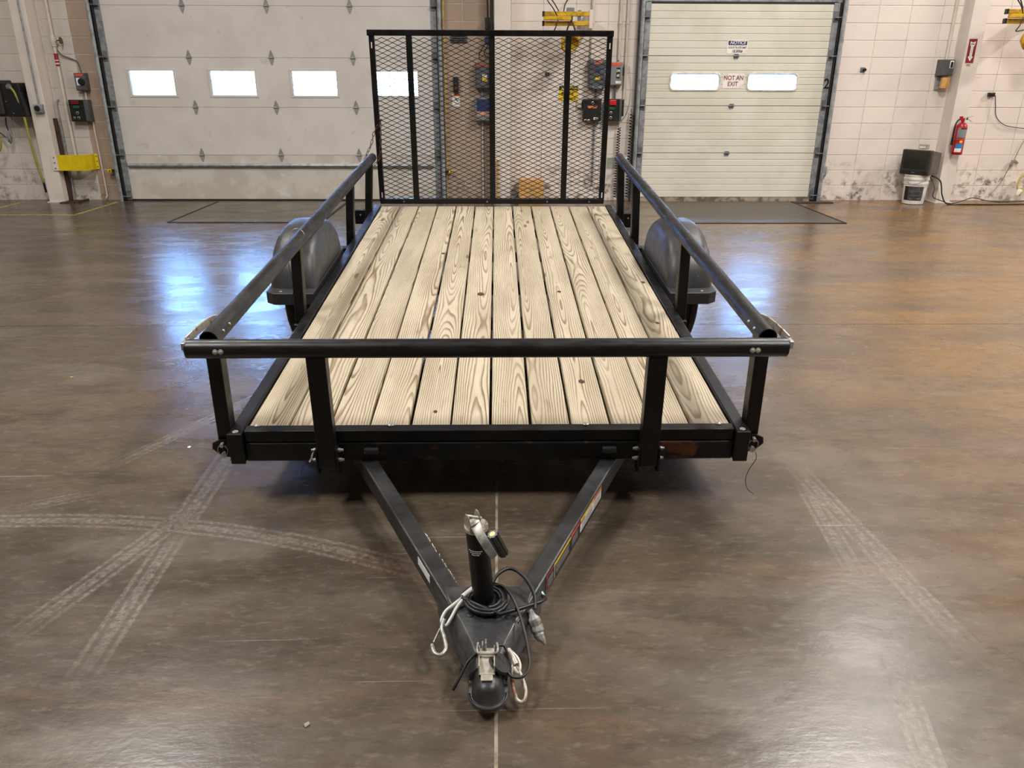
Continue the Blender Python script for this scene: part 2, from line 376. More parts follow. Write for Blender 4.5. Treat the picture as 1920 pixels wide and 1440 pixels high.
wb.box(-12.8, D1[0] + .04, WY + .0035, WY + .25, -.05, 6.6).box(D1[1] - .04, D2[0] + .04, WY + .0035, WY + .25, -.05, 6.6).box(D2[1] - .04, 12.8, WY + .0035, WY + .25, -.05, 6.6)
wb.box(D1[0] + .04, D1[1] - .04, WY + .0035, WY + .25, D1[2] - .05, 6.6).box(D2[0] + .04, D2[1] - .04, WY + .0035, WY + .25, D2[2] - .03, 6.6)
wall = struct(wb.build('wall_back', MORTAR))
CH = .2013; JT = .005
bmesh_cache = {}
def blocks(xs, rows, mats):
    for i in range(len(xs) - 1):
        w = xs[i + 1] - xs[i] - JT
        key = round(w, 3)
        for r in rows:
            m = mats(i, r)
            k = (key, m.name)
            if k not in bmesh_cache:
                bmesh_cache[k] = MB().box(-w / 2, w / 2, 0, .1, 0, CH - JT).mesh('block', .004, 1)
            o = put('block', bmesh_cache[k], m, wall, ((xs[i] + xs[i + 1]) / 2, WY + random.uniform(-.0012, .0012), r * CH + JT / 2))
rows = range(13)
blocks([-7.14, -6.73, -6.32, -5.91, -5.705, -5.36], rows, lambda i, r: BLOCKL)
blocks([-5.36, D1[0] - .1], rows, lambda i, r: BLOCKTAN)
blocks([D1[1] + .1, -.44, -.035], rows, lambda i, r: BLOCKTAN)
blocks([-.035, .17, .58, .99, 1.40, D2[0] - .09], rows, lambda i, r: BLOCK)
blocks([D2[1] + .1, 4.42, 4.83, 5.24, 5.65, 5.9, 6.1, 6.51, 6.92, 7.33], rows, lambda i, r: BLOCK)
def upper(name, parts, m):
    b = MB()
    for q in parts: b.box(q[0], q[1], WY, WY + .02, q[2], q[3])
    b.build(name, m, wall)
ZT = 13 * CH
upper('upper_blockwork', [(-12.8, D1[0] - .1, ZT, 6.59), (D1[1] + .1, D2[0] - .09, ZT, 6.59), (D2[1] + .1, 12.79, ZT, 6.59), (D2[0] - .09, D2[1] + .1, D2[2] + .12, 6.59), (D1[0] - .1, D1[1] + .1, D1[2] + .1, 6.59), (7.33, 12.79, 0, ZT)], BLOCK)
upper('lower_blockwork', [(-12.79, -7.14, 0, ZT)], BLOCKL)

# ---- steel columns standing proud of the wall
def column(x0, x1, label):
    t = thing('steel_column', label, 'column', ((x0 + x1) / 2, 10.56, 0))
    w = (x1 - x0) / 2
    MB().box(-w, w, -.11, .115, 0, 6.59).build('shaft', COLM, t, .006, 2)
    MB().box(-w - .02, w + .02, -.13, .115, 0, .012).build('base_plate', COLM, t)
    return t
colL = column(-5.93, -5.735, 'white painted column left of the big garage door, with a conduit down its face')
colM = column(-.04, .165, 'white painted column behind the ramp gate, between the two overhead doors')
colR = column(5.90, 6.095, 'white painted column carrying the red fire extinguisher sign')

# ---- big sectional door
d1 = struct(bpy.data.objects.new('door_1', None)); COL.objects.link(d1); d1['label'] = 'large grey white sectional overhead door with rectangular windows'
DY = 10.638; SH = .594
wins = [(-4.69, -4.14), (-3.665, -3.108), (-2.627, -2.07), (-1.585, -1.03)]
def panel(parent, m, x0, x1, z0, z1, holes=(), hz=(0, 0)):
    b = MB(); y0, y1 = DY, DY + .045
    if z1 < 3.4: b.box(x0, x1, y0 + .02, y1 - .004, z1 - .002, z1 + .0028)
    if not holes: b.box(x0, x1, y0, y1, z0, z1)
    else:
        b.box(x0, x1, y0, y1, z0, hz[0]).box(x0, x1, y0, y1, hz[1], z1)
        xs = [x0] + [v for h in holes for v in h] + [x1]
        for i in range(0, len(xs), 2): b.box(xs[i], xs[i + 1], y0, y1, hz[0], hz[1])
    return b.build('door_section', m, parent, 0)
for i in range(6):
    z0 = i * SH + .0015 if i else .022; z1 = (i + 1) * SH - .0015
    panel(d1, DOOR1B if i == 0 else DOOR1, D1[0], D1[1], z0, z1, wins if i == 2 else (), (1.335, 1.622))
MB().box(D1[0], D1[1], DY + .008, DY + .04, 0, .022).build('bottom_seal', GASKET, d1)
for (a, b) in wins:
    c = MB()
    for (x0, x1, z0, z1) in ((a - .035, b + .035, 1.622, 1.652), (a - .035, b + .035, 1.305, 1.335), (a - .035, a, 1.335, 1.622), (b, b + .035, 1.335, 1.622)):
        c.box(x0, x1, DY - .008, DY + .02, z0, z1)
    fr = c.build('window_frame', DOOR1, d1, .004)
    MB().box(a, b, DY + .022, DY + .026, 1.335, 1.622).build('pane', GLASS, fr)
    MB().box(a - .01, b + .01, DY + .034, DY + .037, 1.33, 1.63).build('pane', GLASS, fr)
# hinges: two leaves and a knuckle
hm = MB().prism([(-.033, .006), (.033, .006), (.027, .03), (.006, .085), (-.006, .085), (-.027, .03)], 1, -.005, 0).prism([(-.033, -.006), (-.027, -.03), (-.006, -.085), (.006, -.085), (.027, -.03), (.033, -.006)], 1, -.005, 0).tube([(-.035, -.008, 0), (.035, -.008, 0)], .009, 8).mesh('hinge', 0, 1, 40)
HINGE = pm('hinge_zinc', (150, 150, 146), .5, .15, (116, 116, 112), 60)
for zi in range(1, 6):
    for x in (-3.91, -2.87, -1.838):
        put('hinge', hm, HINGE, d1, (x, DY, zi * SH - .002))
# truss strut on the bottom section
MB().prism([(DY, .487), (DY - .03, .487), (DY - .045, .462), (DY - .03, .437), (DY, .437), (DY, .445), (DY - .025, .447), (DY - .036, .462), (DY - .025, .478), (DY, .479)], 0, D1[0] + .02, D1[1] - .02).build('truss_strut', GALV, d1)
def track(parent, x, side, top, zs, dark=GALVD):
    """vertical track at x; side=+1 means the door leaf is to the right of it"""
    s = side
    MB().box(min(x + s * .018, x + s * .094), max(x + s * .018, x + s * .094), DY - .006, DY + .04, .02, top).build('end_stile', GALV, parent)
    MB().prism([(0, 0), (s * .012, 0), (s * .012, -.10), (0, -.10)], 2, 0, top + .5).build('track_angle', dark, parent, loc=(x - s * .035, DY + .02, 0))
    MB().tube([(x - s * .02, DY - .085, 0), (x - s * .02, DY - .085, top + .5)], .024, 10).build('track_rail', GALV, parent, 0, 1, 40)
    MB().box(min(x - s * .055, x - s * .035), max(x - s * .055, x - s * .035), DY + .0, DY + .04, 0, top + .5).build('jamb_angle', GALVD, parent)
    MB().box(min(x - s * .0, x + s * .018), max(x - s * .0, x + s * .018), DY - .04, DY - .005, .01, top).build('side_seal', GASKET, parent)
    for z in zs:
        b = MB().box(min(x + s * .03, x + s * .085), max(x + s * .03, x + s * .085), DY - .014, DY - .006, z - .05, z + .075)
        b.cyl((x - s * .02, DY - .05, z), (x + s * .075, DY - .05, z), .008, 8).box(min(x + s * .03, x + s * .08), max(x + s * .03, x + s * .08), DY - .055, DY - .01, z - .008, z + .01)
        b.cyl((x - s * .028, DY - .05, z), (x - s * .004, DY - .05, z), .022, 12)
        b.build('roller_bracket', GALVD, parent, 0, 1, 40)
track(d1, D1[0] - .095, 1, 3.55, [.06] + [i * SH for i in range(1, 6)])
track(d1, D1[1] + .095, -1, 3.55, [.06] + [i * SH for i in range(1, 6)])

# ---- ribbed dock door
d2 = struct(bpy.data.objects.new('door_2', None)); COL.objects.link(d2); d2['label'] = 'cream ribbed dock door with two rounded windows'
W2 = [(2.244, 2.862), (3.249, 3.875)]; WZ = (1.425, 1.605)
def ribbed(b, x0, x1, z0, z1, za, zb):
    """a flat skin with shallow horizontal grooves every seventh of the section za..zb, cut to z0..z1"""
    gs = [za + (zb - za) * k / 7 for k in range(1, 7)]
    zz = [z0] + [g for g in gs if z0 + .012 < g < z1 - .012] + [z1]
    for k in range(len(zz) - 1):
        a, c = zz[k] + (.003 if k else 0), zz[k + 1] - (.003 if k < len(zz) - 2 else 0)
        pr = [(DY + .04, a), (DY + .004, a), (DY, a + .004), (DY, c - .004), (DY + .004, c), (DY + .04, c)]
        b.prism(pr, 0, x0, x1)
        if k: b.box(x0, x1, DY + .006, DY + .04, a - .006, a)
zs2 = [.05, .628, 1.222, 1.822, 2.425]
for i in range(4):
    z0, z1 = zs2[i] + .003, zs2[i + 1] - .003; b = MB()
    if i == 2:
        ribbed(b, D2[0], D2[1], z0, WZ[0], z0, z1); ribbed(b, D2[0], D2[1], WZ[1], z1, z0, z1)
        for (x0, x1) in ((D2[0], W2[0][0]), (W2[0][1], W2[1][0]), (W2[1][1], D2[1])): ribbed(b, x0, x1, WZ[0], WZ[1], z0, z1)
    else: ribbed(b, D2[0], D2[1], z0, z1, z0, z1)
    b.build('door_section', DOOR2, d2)
MB().box(D2[0], D2[1], DY + .035, DY + .045, .05, WZ[0] - .02).box(D2[0], D2[1], DY + .035, DY + .045, WZ[1] + .02, 2.42).build('door_back', DOOR2, d2)
MB().box(D2[0] - .02, D2[1] + .02, DY - .02, DY + .05, 0, .022).box(D2[0], D2[1], DY - .004, DY + .04, .022, .05).build('bottom_seal', pm('worn_seal', (150, 140, 124), .7, 0, (90, 82, 74), 9), d2)
def rrect(cx, cz, w, h, r, n=6):
    out = []
    for (sx, sz, a0) in ((1, 1, 0), (-1, 1, 90), (-1, -1, 180), (1, -1, 270)):
        for k in range(n + 1):
            a = R(a0 + 90 * k / n); out.append((cx + sx * (w / 2 - r) + r * math.cos(a), cz + sz * (h / 2 - r) + r * math.sin(a)))
    return out
for (a, b) in W2:
    cx, cz = (a + b) / 2, sum(WZ) / 2; w, h = b - a, WZ[1] - WZ[0]
    o1 = rrect(cx, cz, w + .05, h + .05, .06); i1 = rrect(cx, cz, w - .012, h - .012, .045); n = len(o1)
    mb = MB(); y0, y1 = DY - .012, DY + .02
    vs = [(p[0], y0 + .006, p[1]) for p in o1] + [(p[0], y0, p[1]) for p in rrect(cx, cz, w + .02, h + .02, .055)] + [(p[0], y1, p[1]) for p in i1] + [(p[0], y1, p[1]) for p in o1]
    fs = [(j * n + k, j * n + (k + 1) % n, ((j + 1) % 4) * n + (k + 1) % n, ((j + 1) % 4) * n + k) for j in range(4) for k in range(n)]
    fr = mb.add(vs, fs).build('window_frame', CREAMTRIM, d2, 0, 1, 40)
    MB().prism(i1, 1, DY + .012, DY + .016).build('pane', GLASS, fr)
for z in (zs2[1], zs2[2], zs2[3]):
    MB().box(-.03, .03, -.008, 0, -.022, .022).cyl((-.034, -.012, 0), (.034, -.012, 0), .01, 8).box(-.022, -.006, -.016, -.006, -.03, .026).box(.006, .022, -.016, -.006, -.03, .026).build('hinge', GALVD, d2, 0, 1, 40, loc=(3.057, DY, z))
track(d2, D2[0] - .095, 1, 2.44, [.08] + [zs2[i] for i in (1, 2, 3)] + [2.27])
track(d2, D2[1] + .095, -1, 2.44, [.08] + [zs2[i] for i in (1, 2, 3)] + [2.27])
MB().box(D2[0] - .09, D2[1] + .1, WY - .03, WY + .02, D2[2] + .015, D2[2] + .12).build('header_angle', GALV, d2)
MB().box(D2[0] - .05, D2[1] + .05, DY - .0, DY + .03, D2[2] - .002, D2[2] + .02).build('top_seal', GASKET, d2)
text('mark', '2', .17, BLKP, d2, (D2[1] + .040, DY - .0075, 1.49), .85, 0, .004)

# ---- spray foam along the edge of the big door
random.seed(3)
fp = [(-.685 + random.uniform(-.008, .008), WY - .012, z * .05) for z in range(0, 72)]
fo = MB().tube(fp, [random.uniform(.012, .026) for _ in fp], 7).build('foam_seal', FOAM, d1, 0, 1, 60)

# ---- dock levellers and floor paint
def leveler(x0, x1, y0, y1, label, m):
    t = thing('dock_leveler', label, 'dock leveler', ((x0 + x1) / 2, (y0 + y1) / 2, 0))
    w, d = (x1 - x0) / 2, (y1 - y0) / 2
    p = MB().box(-w + .03, w - .03, -d + .02, d, -.04, .006).build('deck_plate', m, t)
    fr = MB().box(-w, -w + .022, -d, d, -.04, .009).box(w - .022, w, -d, d, -.04, .009).box(-w, w, -d, -d + .016, -.04, .008)
    fr.build('frame', pm('dark_frame_steel', (40, 38, 38), .5, .3), t)
    return p
def tread_mat():
    t = NT('tread_plate_steel'); p = t.pos()
    a = t.node('ShaderNodeTexWave', {'Vector': t.mapv(p, (1, 1, 1), (0, 0, R(45))), 'Scale': 11, 'Distortion': 0}).outputs[1]
    b = t.node('ShaderNodeTexWave', {'Vector': t.mapv(p, (1, 1, 1), (0, 0, R(-45))), 'Scale': 11, 'Distortion': 0}).outputs[1]
    d = t.math('MULTIPLY', a, b)
    col = t.mix(t.step(d, .3, .7), lin((72, 66, 61)), lin((112, 104, 96)))
    col = t.mix(t.step(t.noise(p, 3, 5), .4, .7), col, lin((84, 74, 64)))
    t.set(color=col, rough=.42, metal=.3); t.bump(d, .6, .004); return t.m
leveler(2.11, 3.985, 8.78, 10.52, 'tread plate dock leveler in the floor before the cream dock door', tread_mat())
leveler(-3.745, -2.0, 8.83, 10.52, 'dark framed dock leveler in the floor before the big garage door', FLOOR)
tag(MB().box(3.95, 4.50, 10.40, 10.50, 0, .016).build('floor_bar', IRON, None, .003), 'flat dark steel bar on the floor at the corner of the cream dock door', 'bar')
ym = thing('floor_marking', 'yellow painted bay line on the floor below the hose reel and yellow bracket', 'floor marking', (-5.6, 9.4, 0))
for nm, q in (('stripe', (.51, .56, 0, 1.1)), ('stripe', (-1.6, .56, -.025, .025)),):
    MB().box(q[0], q[1], q[2], q[3], 0, .0015).build(nm, YELLINE, ym)
tag(MB().box(-6.33, -6.28, 9.35, 10.5, 0, .0015).build('floor_marking', YELLINE), 'short yellow floor stripe at the far left edge under the hose', 'floor marking')

# ---- ceiling lamps
for i, (x, y, k) in enumerate(LAMPS):
    t = thing('ceiling_light', ['high bay lamp under the ceiling above the right dock door', 'high bay lamp far right under the ceiling', 'added high bay lamp above the right end of the ramp gate to brighten the back wall', 'added high bay lamp above the left end of the ramp gate to brighten the back wall', 'high bay lamp right of the trailer tongue', 'high bay lamp left of the trailer tongue', 'high bay lamp far left under the ceiling'][i], 'light', (x, y, LAMP_Z), (0, 0, 0), 'high bay lamps')
    MB().box(-.48, .48, -.88, .88, .015, .10).build('housing', LAMPHOUSE, t, .01)
    for q in (-.4, .4): MB().cyl((0, q, .1), (0, q, .6), .006, 6).build('hanger', GALV, t)
    ld = bpy.data.lights.new('lamp', 'AREA'); ld.shape = 'RECTANGLE'; ld.size = .9; ld.size_y = 1.7; ld.energy = LAMP_W * k; ld.color = LAMP_COL
    lo = bpy.data.objects.new('lamp', ld); COL.objects.link(lo); lo.parent = t; lo.location = (0, 0, 0)

# ================================================================ TRAILER (local axes: x right, y towards the ramp, z up from the deck)
TR = thing('utility_trailer', 'black single axle utility trailer with wooden deck, pipe rails and raised mesh ramp', 'trailer', (-.03, 2.561, .303), (R(4.391), 0, R(.077)))
TL = 3.60
def part(mb, name, m=None, bevel=0, seg=1, smooth=None, parent=None, **k): return mb.build(name, m or BLACK, parent or TR, bevel, seg, smooth, **k)
# deck boards
PITCH = 1.765 / 12
random.seed(11)
bm_ = MB().box(-.0683, .0683, 0, TL - .014, -.038, 0).mesh('deck_board', .005, 2)
KNOTM = pm('dark_knot', (74, 52, 34), .75, 0, (40, 30, 22), 90, (.45, .6))
KNOTS = [(-.063, 1.473, .019), (.361, 1.505, .011), (.369, .367, .013), (.845, 1.668, .012), (.806, 1.032, .010), (-.211, .105, .008), (-.30, 2.25, .012)]
for i in range(12):
    bd = put('deck_board', bm_, WOOD, TR, (-.8825 + PITCH * (i + .5) + random.uniform(-.0022, .0022), .001, -.006 + random.uniform(-.0025, .001)), (0, R(random.uniform(-.3, .3)), R(random.uniform(-.05, .05))))
    for (kx, ky, kr) in KNOTS:
        if int((kx + .8825) / PITCH) == i:
            kp = [((kr * (1 + .15 * math.sin(3 * q)) * math.cos(q * PI / 6)), kr * 1.5 * (1 + .12 * math.cos(2 * q)) * math.sin(q * PI / 6)) for q in range(12)]
            MB().prism(kp, 2, -.004, .0004).build('knot', KNOTM, bd, loc=(max(-.055, min(.055, kx + .8825 - PITCH * (i + .5))), ky, 0))
# frame
for s in (-1, 1):
    part(MB().box(min(s * .885, s * .935), max(s * .885, s * .935), -.066, TL + .03, -.122, 0), 'side_tube', BLACK, .005, 2)
    part(MB().box(min(s * .884, s * .936), max(s * .884, s * .936), -.0695, -.066, -.124, -.001), 'end_cap', BLACK, .0015)
part(MB().box(-.884, .884, -.048, .0, -.047, -.001), 'front_bar', BLACK, .005, 2)
part(MB().box(-.884, .884, -.054, -.002, -.122, -.049), 'front_cross_tube', BLACKRUST, .005, 2)
part(MB().box(-.884, .884, TL - .033, TL + .03, -.10, -.047), 'rear_cross_tube', BLACK, .004)
for y in (.6, 1.2, 1.8, 2.4, 3.0): part(MB().box(-.884, .884, y - .025, y + .025, -.10, -.046), 'cross_member', BLACK, .003)
# screws along the front bar
sc = MB().lathe([(.011, 0), (.011, .002), (.007, .0045), (.0, .005)], 12).mesh('screw', 0, 1, 50)
for x, y in ((-.845, -.006), (-.362, -.006), (.348, -.006), (.834, -.006), (-.91, -.052), (.91, -.05)): put('screw', sc, ZINC, TR, (x, y, -.0005))
# front rail: pipe on two posts
RP = .0325
part(MB().tube([(-1.008, -.085, .335), (1.003, -.085, .335)], RP, 24, ri=.0285), 'front_rail', PIPE, 0, 1, 40)
for x in (-.582, .568):
    po = part(MB().box(x - .033, x + .033, -.108, -.060, -.122, .315), 'rail_post', BLACK, .004, 2)
    for sx in (-1, 1):
        xx = x + sx * .0365
        pl = part(MB().prism([(-.112, -.045), (-.05, -.045), (-.05, -.15), (-.08, -.157), (-.108, -.14)], 0, xx - .003, xx + .003), 'bracket_plate', BLACK, parent=TR)
        for z in (-.058, -.098):
            MB().cyl((xx, -.084, z), (xx + sx * .012, -.084, z), .008, 6).cyl((xx + sx * .012, -.084, z), (xx + sx * .02, -.084, z), .005, 8).build('bolt', ZINC, pl, 0, 1, 40)
# bolt heads on the pipe
bh = MB().lathe([(.0095, 0), (.0095, .002), (.0062, .0025), (.0062, .006), (.004, .0075), (0, .0078)], 12, 1).mesh('bolt', 0, 1, 40)
for x in (-.905, -.887, .879, .897):
    o = put('bolt', bh, ZINC, TR, (x, -.1172, .337), (0, 0, PI))
# side rails
RAILS = {-1: ((-.950, -.040, .347), (-.922, 3.575, .366)), 1: ((.954, -.036, .350), (.936, 3.40, .398))}
POSTS = {-1: (.0, 1.175, 2.62, 3.42), 1: (.02, 1.215, 2.64, 3.31)}
for s in (-1, 1):
    a, b = map(Vector, RAILS[s])
    part(MB().tube([a, a.lerp(b, .5), b], RP, 24, ri=.0285), 'side_rail', RAIL, 0, 1, 40)
    for k, y in enumerate(POSTS[s]):
        c = a.lerp(b, (y - a.y) / (b.y - a.y)); xo = s * .962
        part(MB().beam((xo, y, -.118), (c.x, y, c.z - .012), .05, .058, (0, 1, 0)), 'rail_post', BLACK, .004, 2)
        # pocket bracket with a pin
        part(MB().box(min(s * .936, s * .99), max(s * .936, s * .99), y + .031, y + .036, -.118, -.03), 'bracket_plate', BLACK)
        if k == 0:
            pts = [(s * .936, -.040), (s * .972, -.038), (s * 1.002, -.052), (s * 1.006, -.075), (s * .975, -.108), (s * .936, -.112)]
            pl = part(MB().prism(pts, 1, y - .041, y - .035), 'bracket_plate', BLACK)
            ring = [(s * .966 + .018 * math.cos(q * PI / 8), y - .05, -.078 + .022 * math.sin(q * PI / 8)) for q in range(16)]
            MB().tube(ring, .0018, 6, True).build('pin_ring', ZINC, pl, 0, 1, 60)
            MB().cyl((s * .966, y - .041, -.055), (s * .966, y - .058, -.055), .0075, 10).build('pin', ZINC, pl, 0, 1, 40)
            MB().cyl((s * .964, y - .041, -.097), (s * .964, y - .054, -.097), .011, 12).build('bolt', ZINC, pl, 0, 1, 40)
        elif k in (1, 2):
            MBb = MB().box(min(s * .94, s * .985), max(s * .94, s * .985), y - .055, y - .031, -.115, -.045); part(MBb, 'bracket_plate', BLACK, .003)
    # rivets on the inner side of the rail, bent strap at the corner
    for y in (.02, .085):
        c = a.lerp(b, (y - a.y) / (b.y - a.y))
        MB().lathe([(.006, 0), (.006, .003), (.003, .006), (0, .0065)], 10, 0).build('rivet', ZINC, TR, 0, 1, 50, loc=(c.x - s * .0295, y, c.z + .011), rot=(0, 0, 0 if s < 0 else PI))
    st = [(s * .976, .13, .362), (s * .990, .09, .366), (s * .996, .03, .368), (s * 1.002, -.03, .366), (s * 1.012, -.075, .358)]
    sm = MB()
    for p0, p1 in zip(st[:-1], st[1:]): sm.beam(p0, p1, .005, .030, (0, 0, 1))
    part(sm, 'corner_strap', RUSTZ, .001)
    part(MB().box(min(s * 1.004, s * 1.018), max(s * 1.004, s * 1.018), -.11, -.06, .338, .366), 'strap_clip', GALV, .002)
    # rear light bracket box
    yb = POSTS[s][3]
    part(MB().box(min(s * .94, s * 1.075), max(s * .94, s * 1.075), yb + .06, yb + .10, -.122, -.012), 'light_bracket', BLACK, .004)
    part(MB().lathe([(.006, 0), (.005, .006), (0, .007)], 10, 1), 'bolt', ZINC, 0, 1, 50, loc=(s * 1.03, yb + .06, -.05), rot=(0, 0, PI))
# thin wire wrapped round the left rail
wr = [(-.949 + .0345 * math.cos(q * PI / 8), 1.25 + .004 * math.sin(q * PI / 8), .3695 + .0345 * math.sin(q * PI / 8)) for q in range(16)]
part(MB().tube(wr, .0014, 5, True), 'tie_wire', ZINC, 0, 1, 60)
part(MB().tube(spline([(-.985, 1.25, .36), (-1.0, 1.22, .25), (-.985, 1.2, .13), (-1.0, 1.19, .03), (-.99, 1.18, -.06)]), .0014, 5), 'tie_wire', CABLE, 0, 1, 60)
# pin lanyards
for pts in ([(-.625, -.09, -.058), (-.640, -.12, -.075), (-.672, -.125, -.12), (-.676, -.12, -.175), (-.655, -.115, -.185), (-.643, -.11, -.15)],
            [(.966, -.06, -.09), (.974, -.058, -.12), (.955, -.055, -.17), (.950, -.05, -.215), (.962, -.05, -.255), (.99, -.05, -.28)],
            [(.606, -.10, -.10), (.610, -.11, -.14), (.632, -.115, -.175), (.672, -.12, -.20)]):
    part(MB().tube(spline(pts), .0013, 5), 'pin_lanyard', CABLE, 0, 1, 60)
part(MB().cyl((-.628, -.10, -.058), (-.640, -.122, -.085), .0035, 8), 'lanyard_pin', ZINC, 0, 1, 40)
# ramp gate
G = part(MB().box(-.885, .865, TL - .012, TL + .03, .012, .05), 'ramp_gate', BLACK, .003)
G2 = lambda mb, nm, m=BLACK, bv=.003: part(mb, nm, m, bv, parent=G)
G2(MB().box(-.90, .872, TL - .02, TL + .025, 1.212, 1.252), 'top_bar')
for x0, x1 in ((-.890, -.852), (.828, .868)): G2(MB().box(x0, x1, TL - .01, TL + .028, .03, 1.215), 'side_bar')
for x in (-.603, -.006, .547): G2(MB().box(x - .021, x + .021, TL - .014, TL + .028, .03, 1.215), 'upright_bar')
PXM, PZM = .0762, .0345      # expanded metal: diamonds long side across
em = MB(); x0, x1, z0, z1 = -.875, .853, .045, 1.215
nx = int((x1 - x0) / PXM) + 1; nz = int((z1 - z0) / PZM)
for j in range(nz + 1):
    for i in range(nx * 2):
        xa = x0 + i * PXM / 2; xb = min(xa + PXM / 2, x1)
        if xa >= x1: break
        for flip in (0, 1):
            za = z0 + j * PZM + (PZM / 2 if (i + flip) % 2 else 0) * (1 if True else 0)
            zb = z0 + j * PZM + (0 if (i + flip) % 2 else PZM / 2)
            if flip: za, zb = za, zb
            if flip and j == nz: continue
            if flip: za, zb = z0 + j * PZM + (PZM / 2 if i % 2 == 0 else PZM), z0 + j * PZM + (PZM if i % 2 == 0 else PZM / 2)
            else: za, zb = z0 + j * PZM + (PZM / 2 if i % 2 == 0 else 0), z0 + j * PZM + (0 if i % 2 == 0 else PZM / 2)
            if max(za, zb) > z1: continue
            em.beam((xa, TL + .008, za), (xb, TL + .008, zb), .0042, .0042, (0, 1, 0))
mo = G2(em, 'expanded_mesh', MESHM, 0); mo['kind'] = 'stuff'
for x, z in ((-.871, 1.15), (-.868, .08), (.848, 1.15), (.848, .08)):
    G2(MB().box(x - .004, x + .004, TL - .0125, TL - .009, z - .02, z + .02), 'hinge_slot', WHITEP, 0)
for x in (-.70, -.05, .42, .75): part(MB().cyl((x, TL - .022, .03), (x, TL - .010, .03), .007, 8), 'bolt', GALVD, 0, 1, 40, parent=G)
# chains from the left rail end to the gate
def link_mesh():
    pts = []
    for q in range(12):
        an = q * PI / 6; pts.append((.0075 * math.cos(an), 0, .0075 * math.sin(an) + (.009 if math.sin(an) > .01 else (-.009 if math.sin(an) < -.01 else 0))))
    return MB().tube(pts, .0027, 5, True).mesh('chain_link', 0, 1, 60)
lm = link_mesh()
def chain(path, name='gate_chain'):
    P = spline([Vector(p) for p in path], 30); L = [0]
    for a, b in zip(P[:-1], P[1:]): L.append(L[-1] + (b - a).length)
    root = part(MB().lathe([(.010, -.004), (.012, 0), (.010, .004)], 10), name, CHAINM, loc=P[0]); n = int(L[-1] / .028)
    for k in range(n):
        d = (k + .5) * L[-1] / n; i = max(j for j in range(len(L)) if L[j] <= d); i = min(i, len(P) - 2)
        t = (P[i + 1] - P[i]).normalized(); q = t.to_track_quat('Z', 'Y') @ Matrix.Rotation(PI / 2 * (k % 2), 3, 'Z').to_quaternion()
        o = put('chain_link', lm, CHAINM, root, P[i] - P[0]); o.rotation_mode = 'QUATERNION'; o.rotation_quaternion = q
chain([(-.972, 3.50, .352), (-.955, 3.55, .40), (-.925, 3.58, .46), (-.895, 3.585, .55), (-.86, 3.588, .60), (-.84, 3.588, .625)])
chain([(-.842, 3.586, .64), (-.848, 3.584, .55), (-.855, 3.58, .44), (-.87, 3.57, .36), (-.905, 3.54, .315)])
part(MB().tube(spline([(.94, 3.38, .425), (.97, 3.4, .41), (1.0, 3.42, .40), (.975, 3.40, .385)]), .0015, 5), 'tie_wire', ZINC, 0, 1, 60)
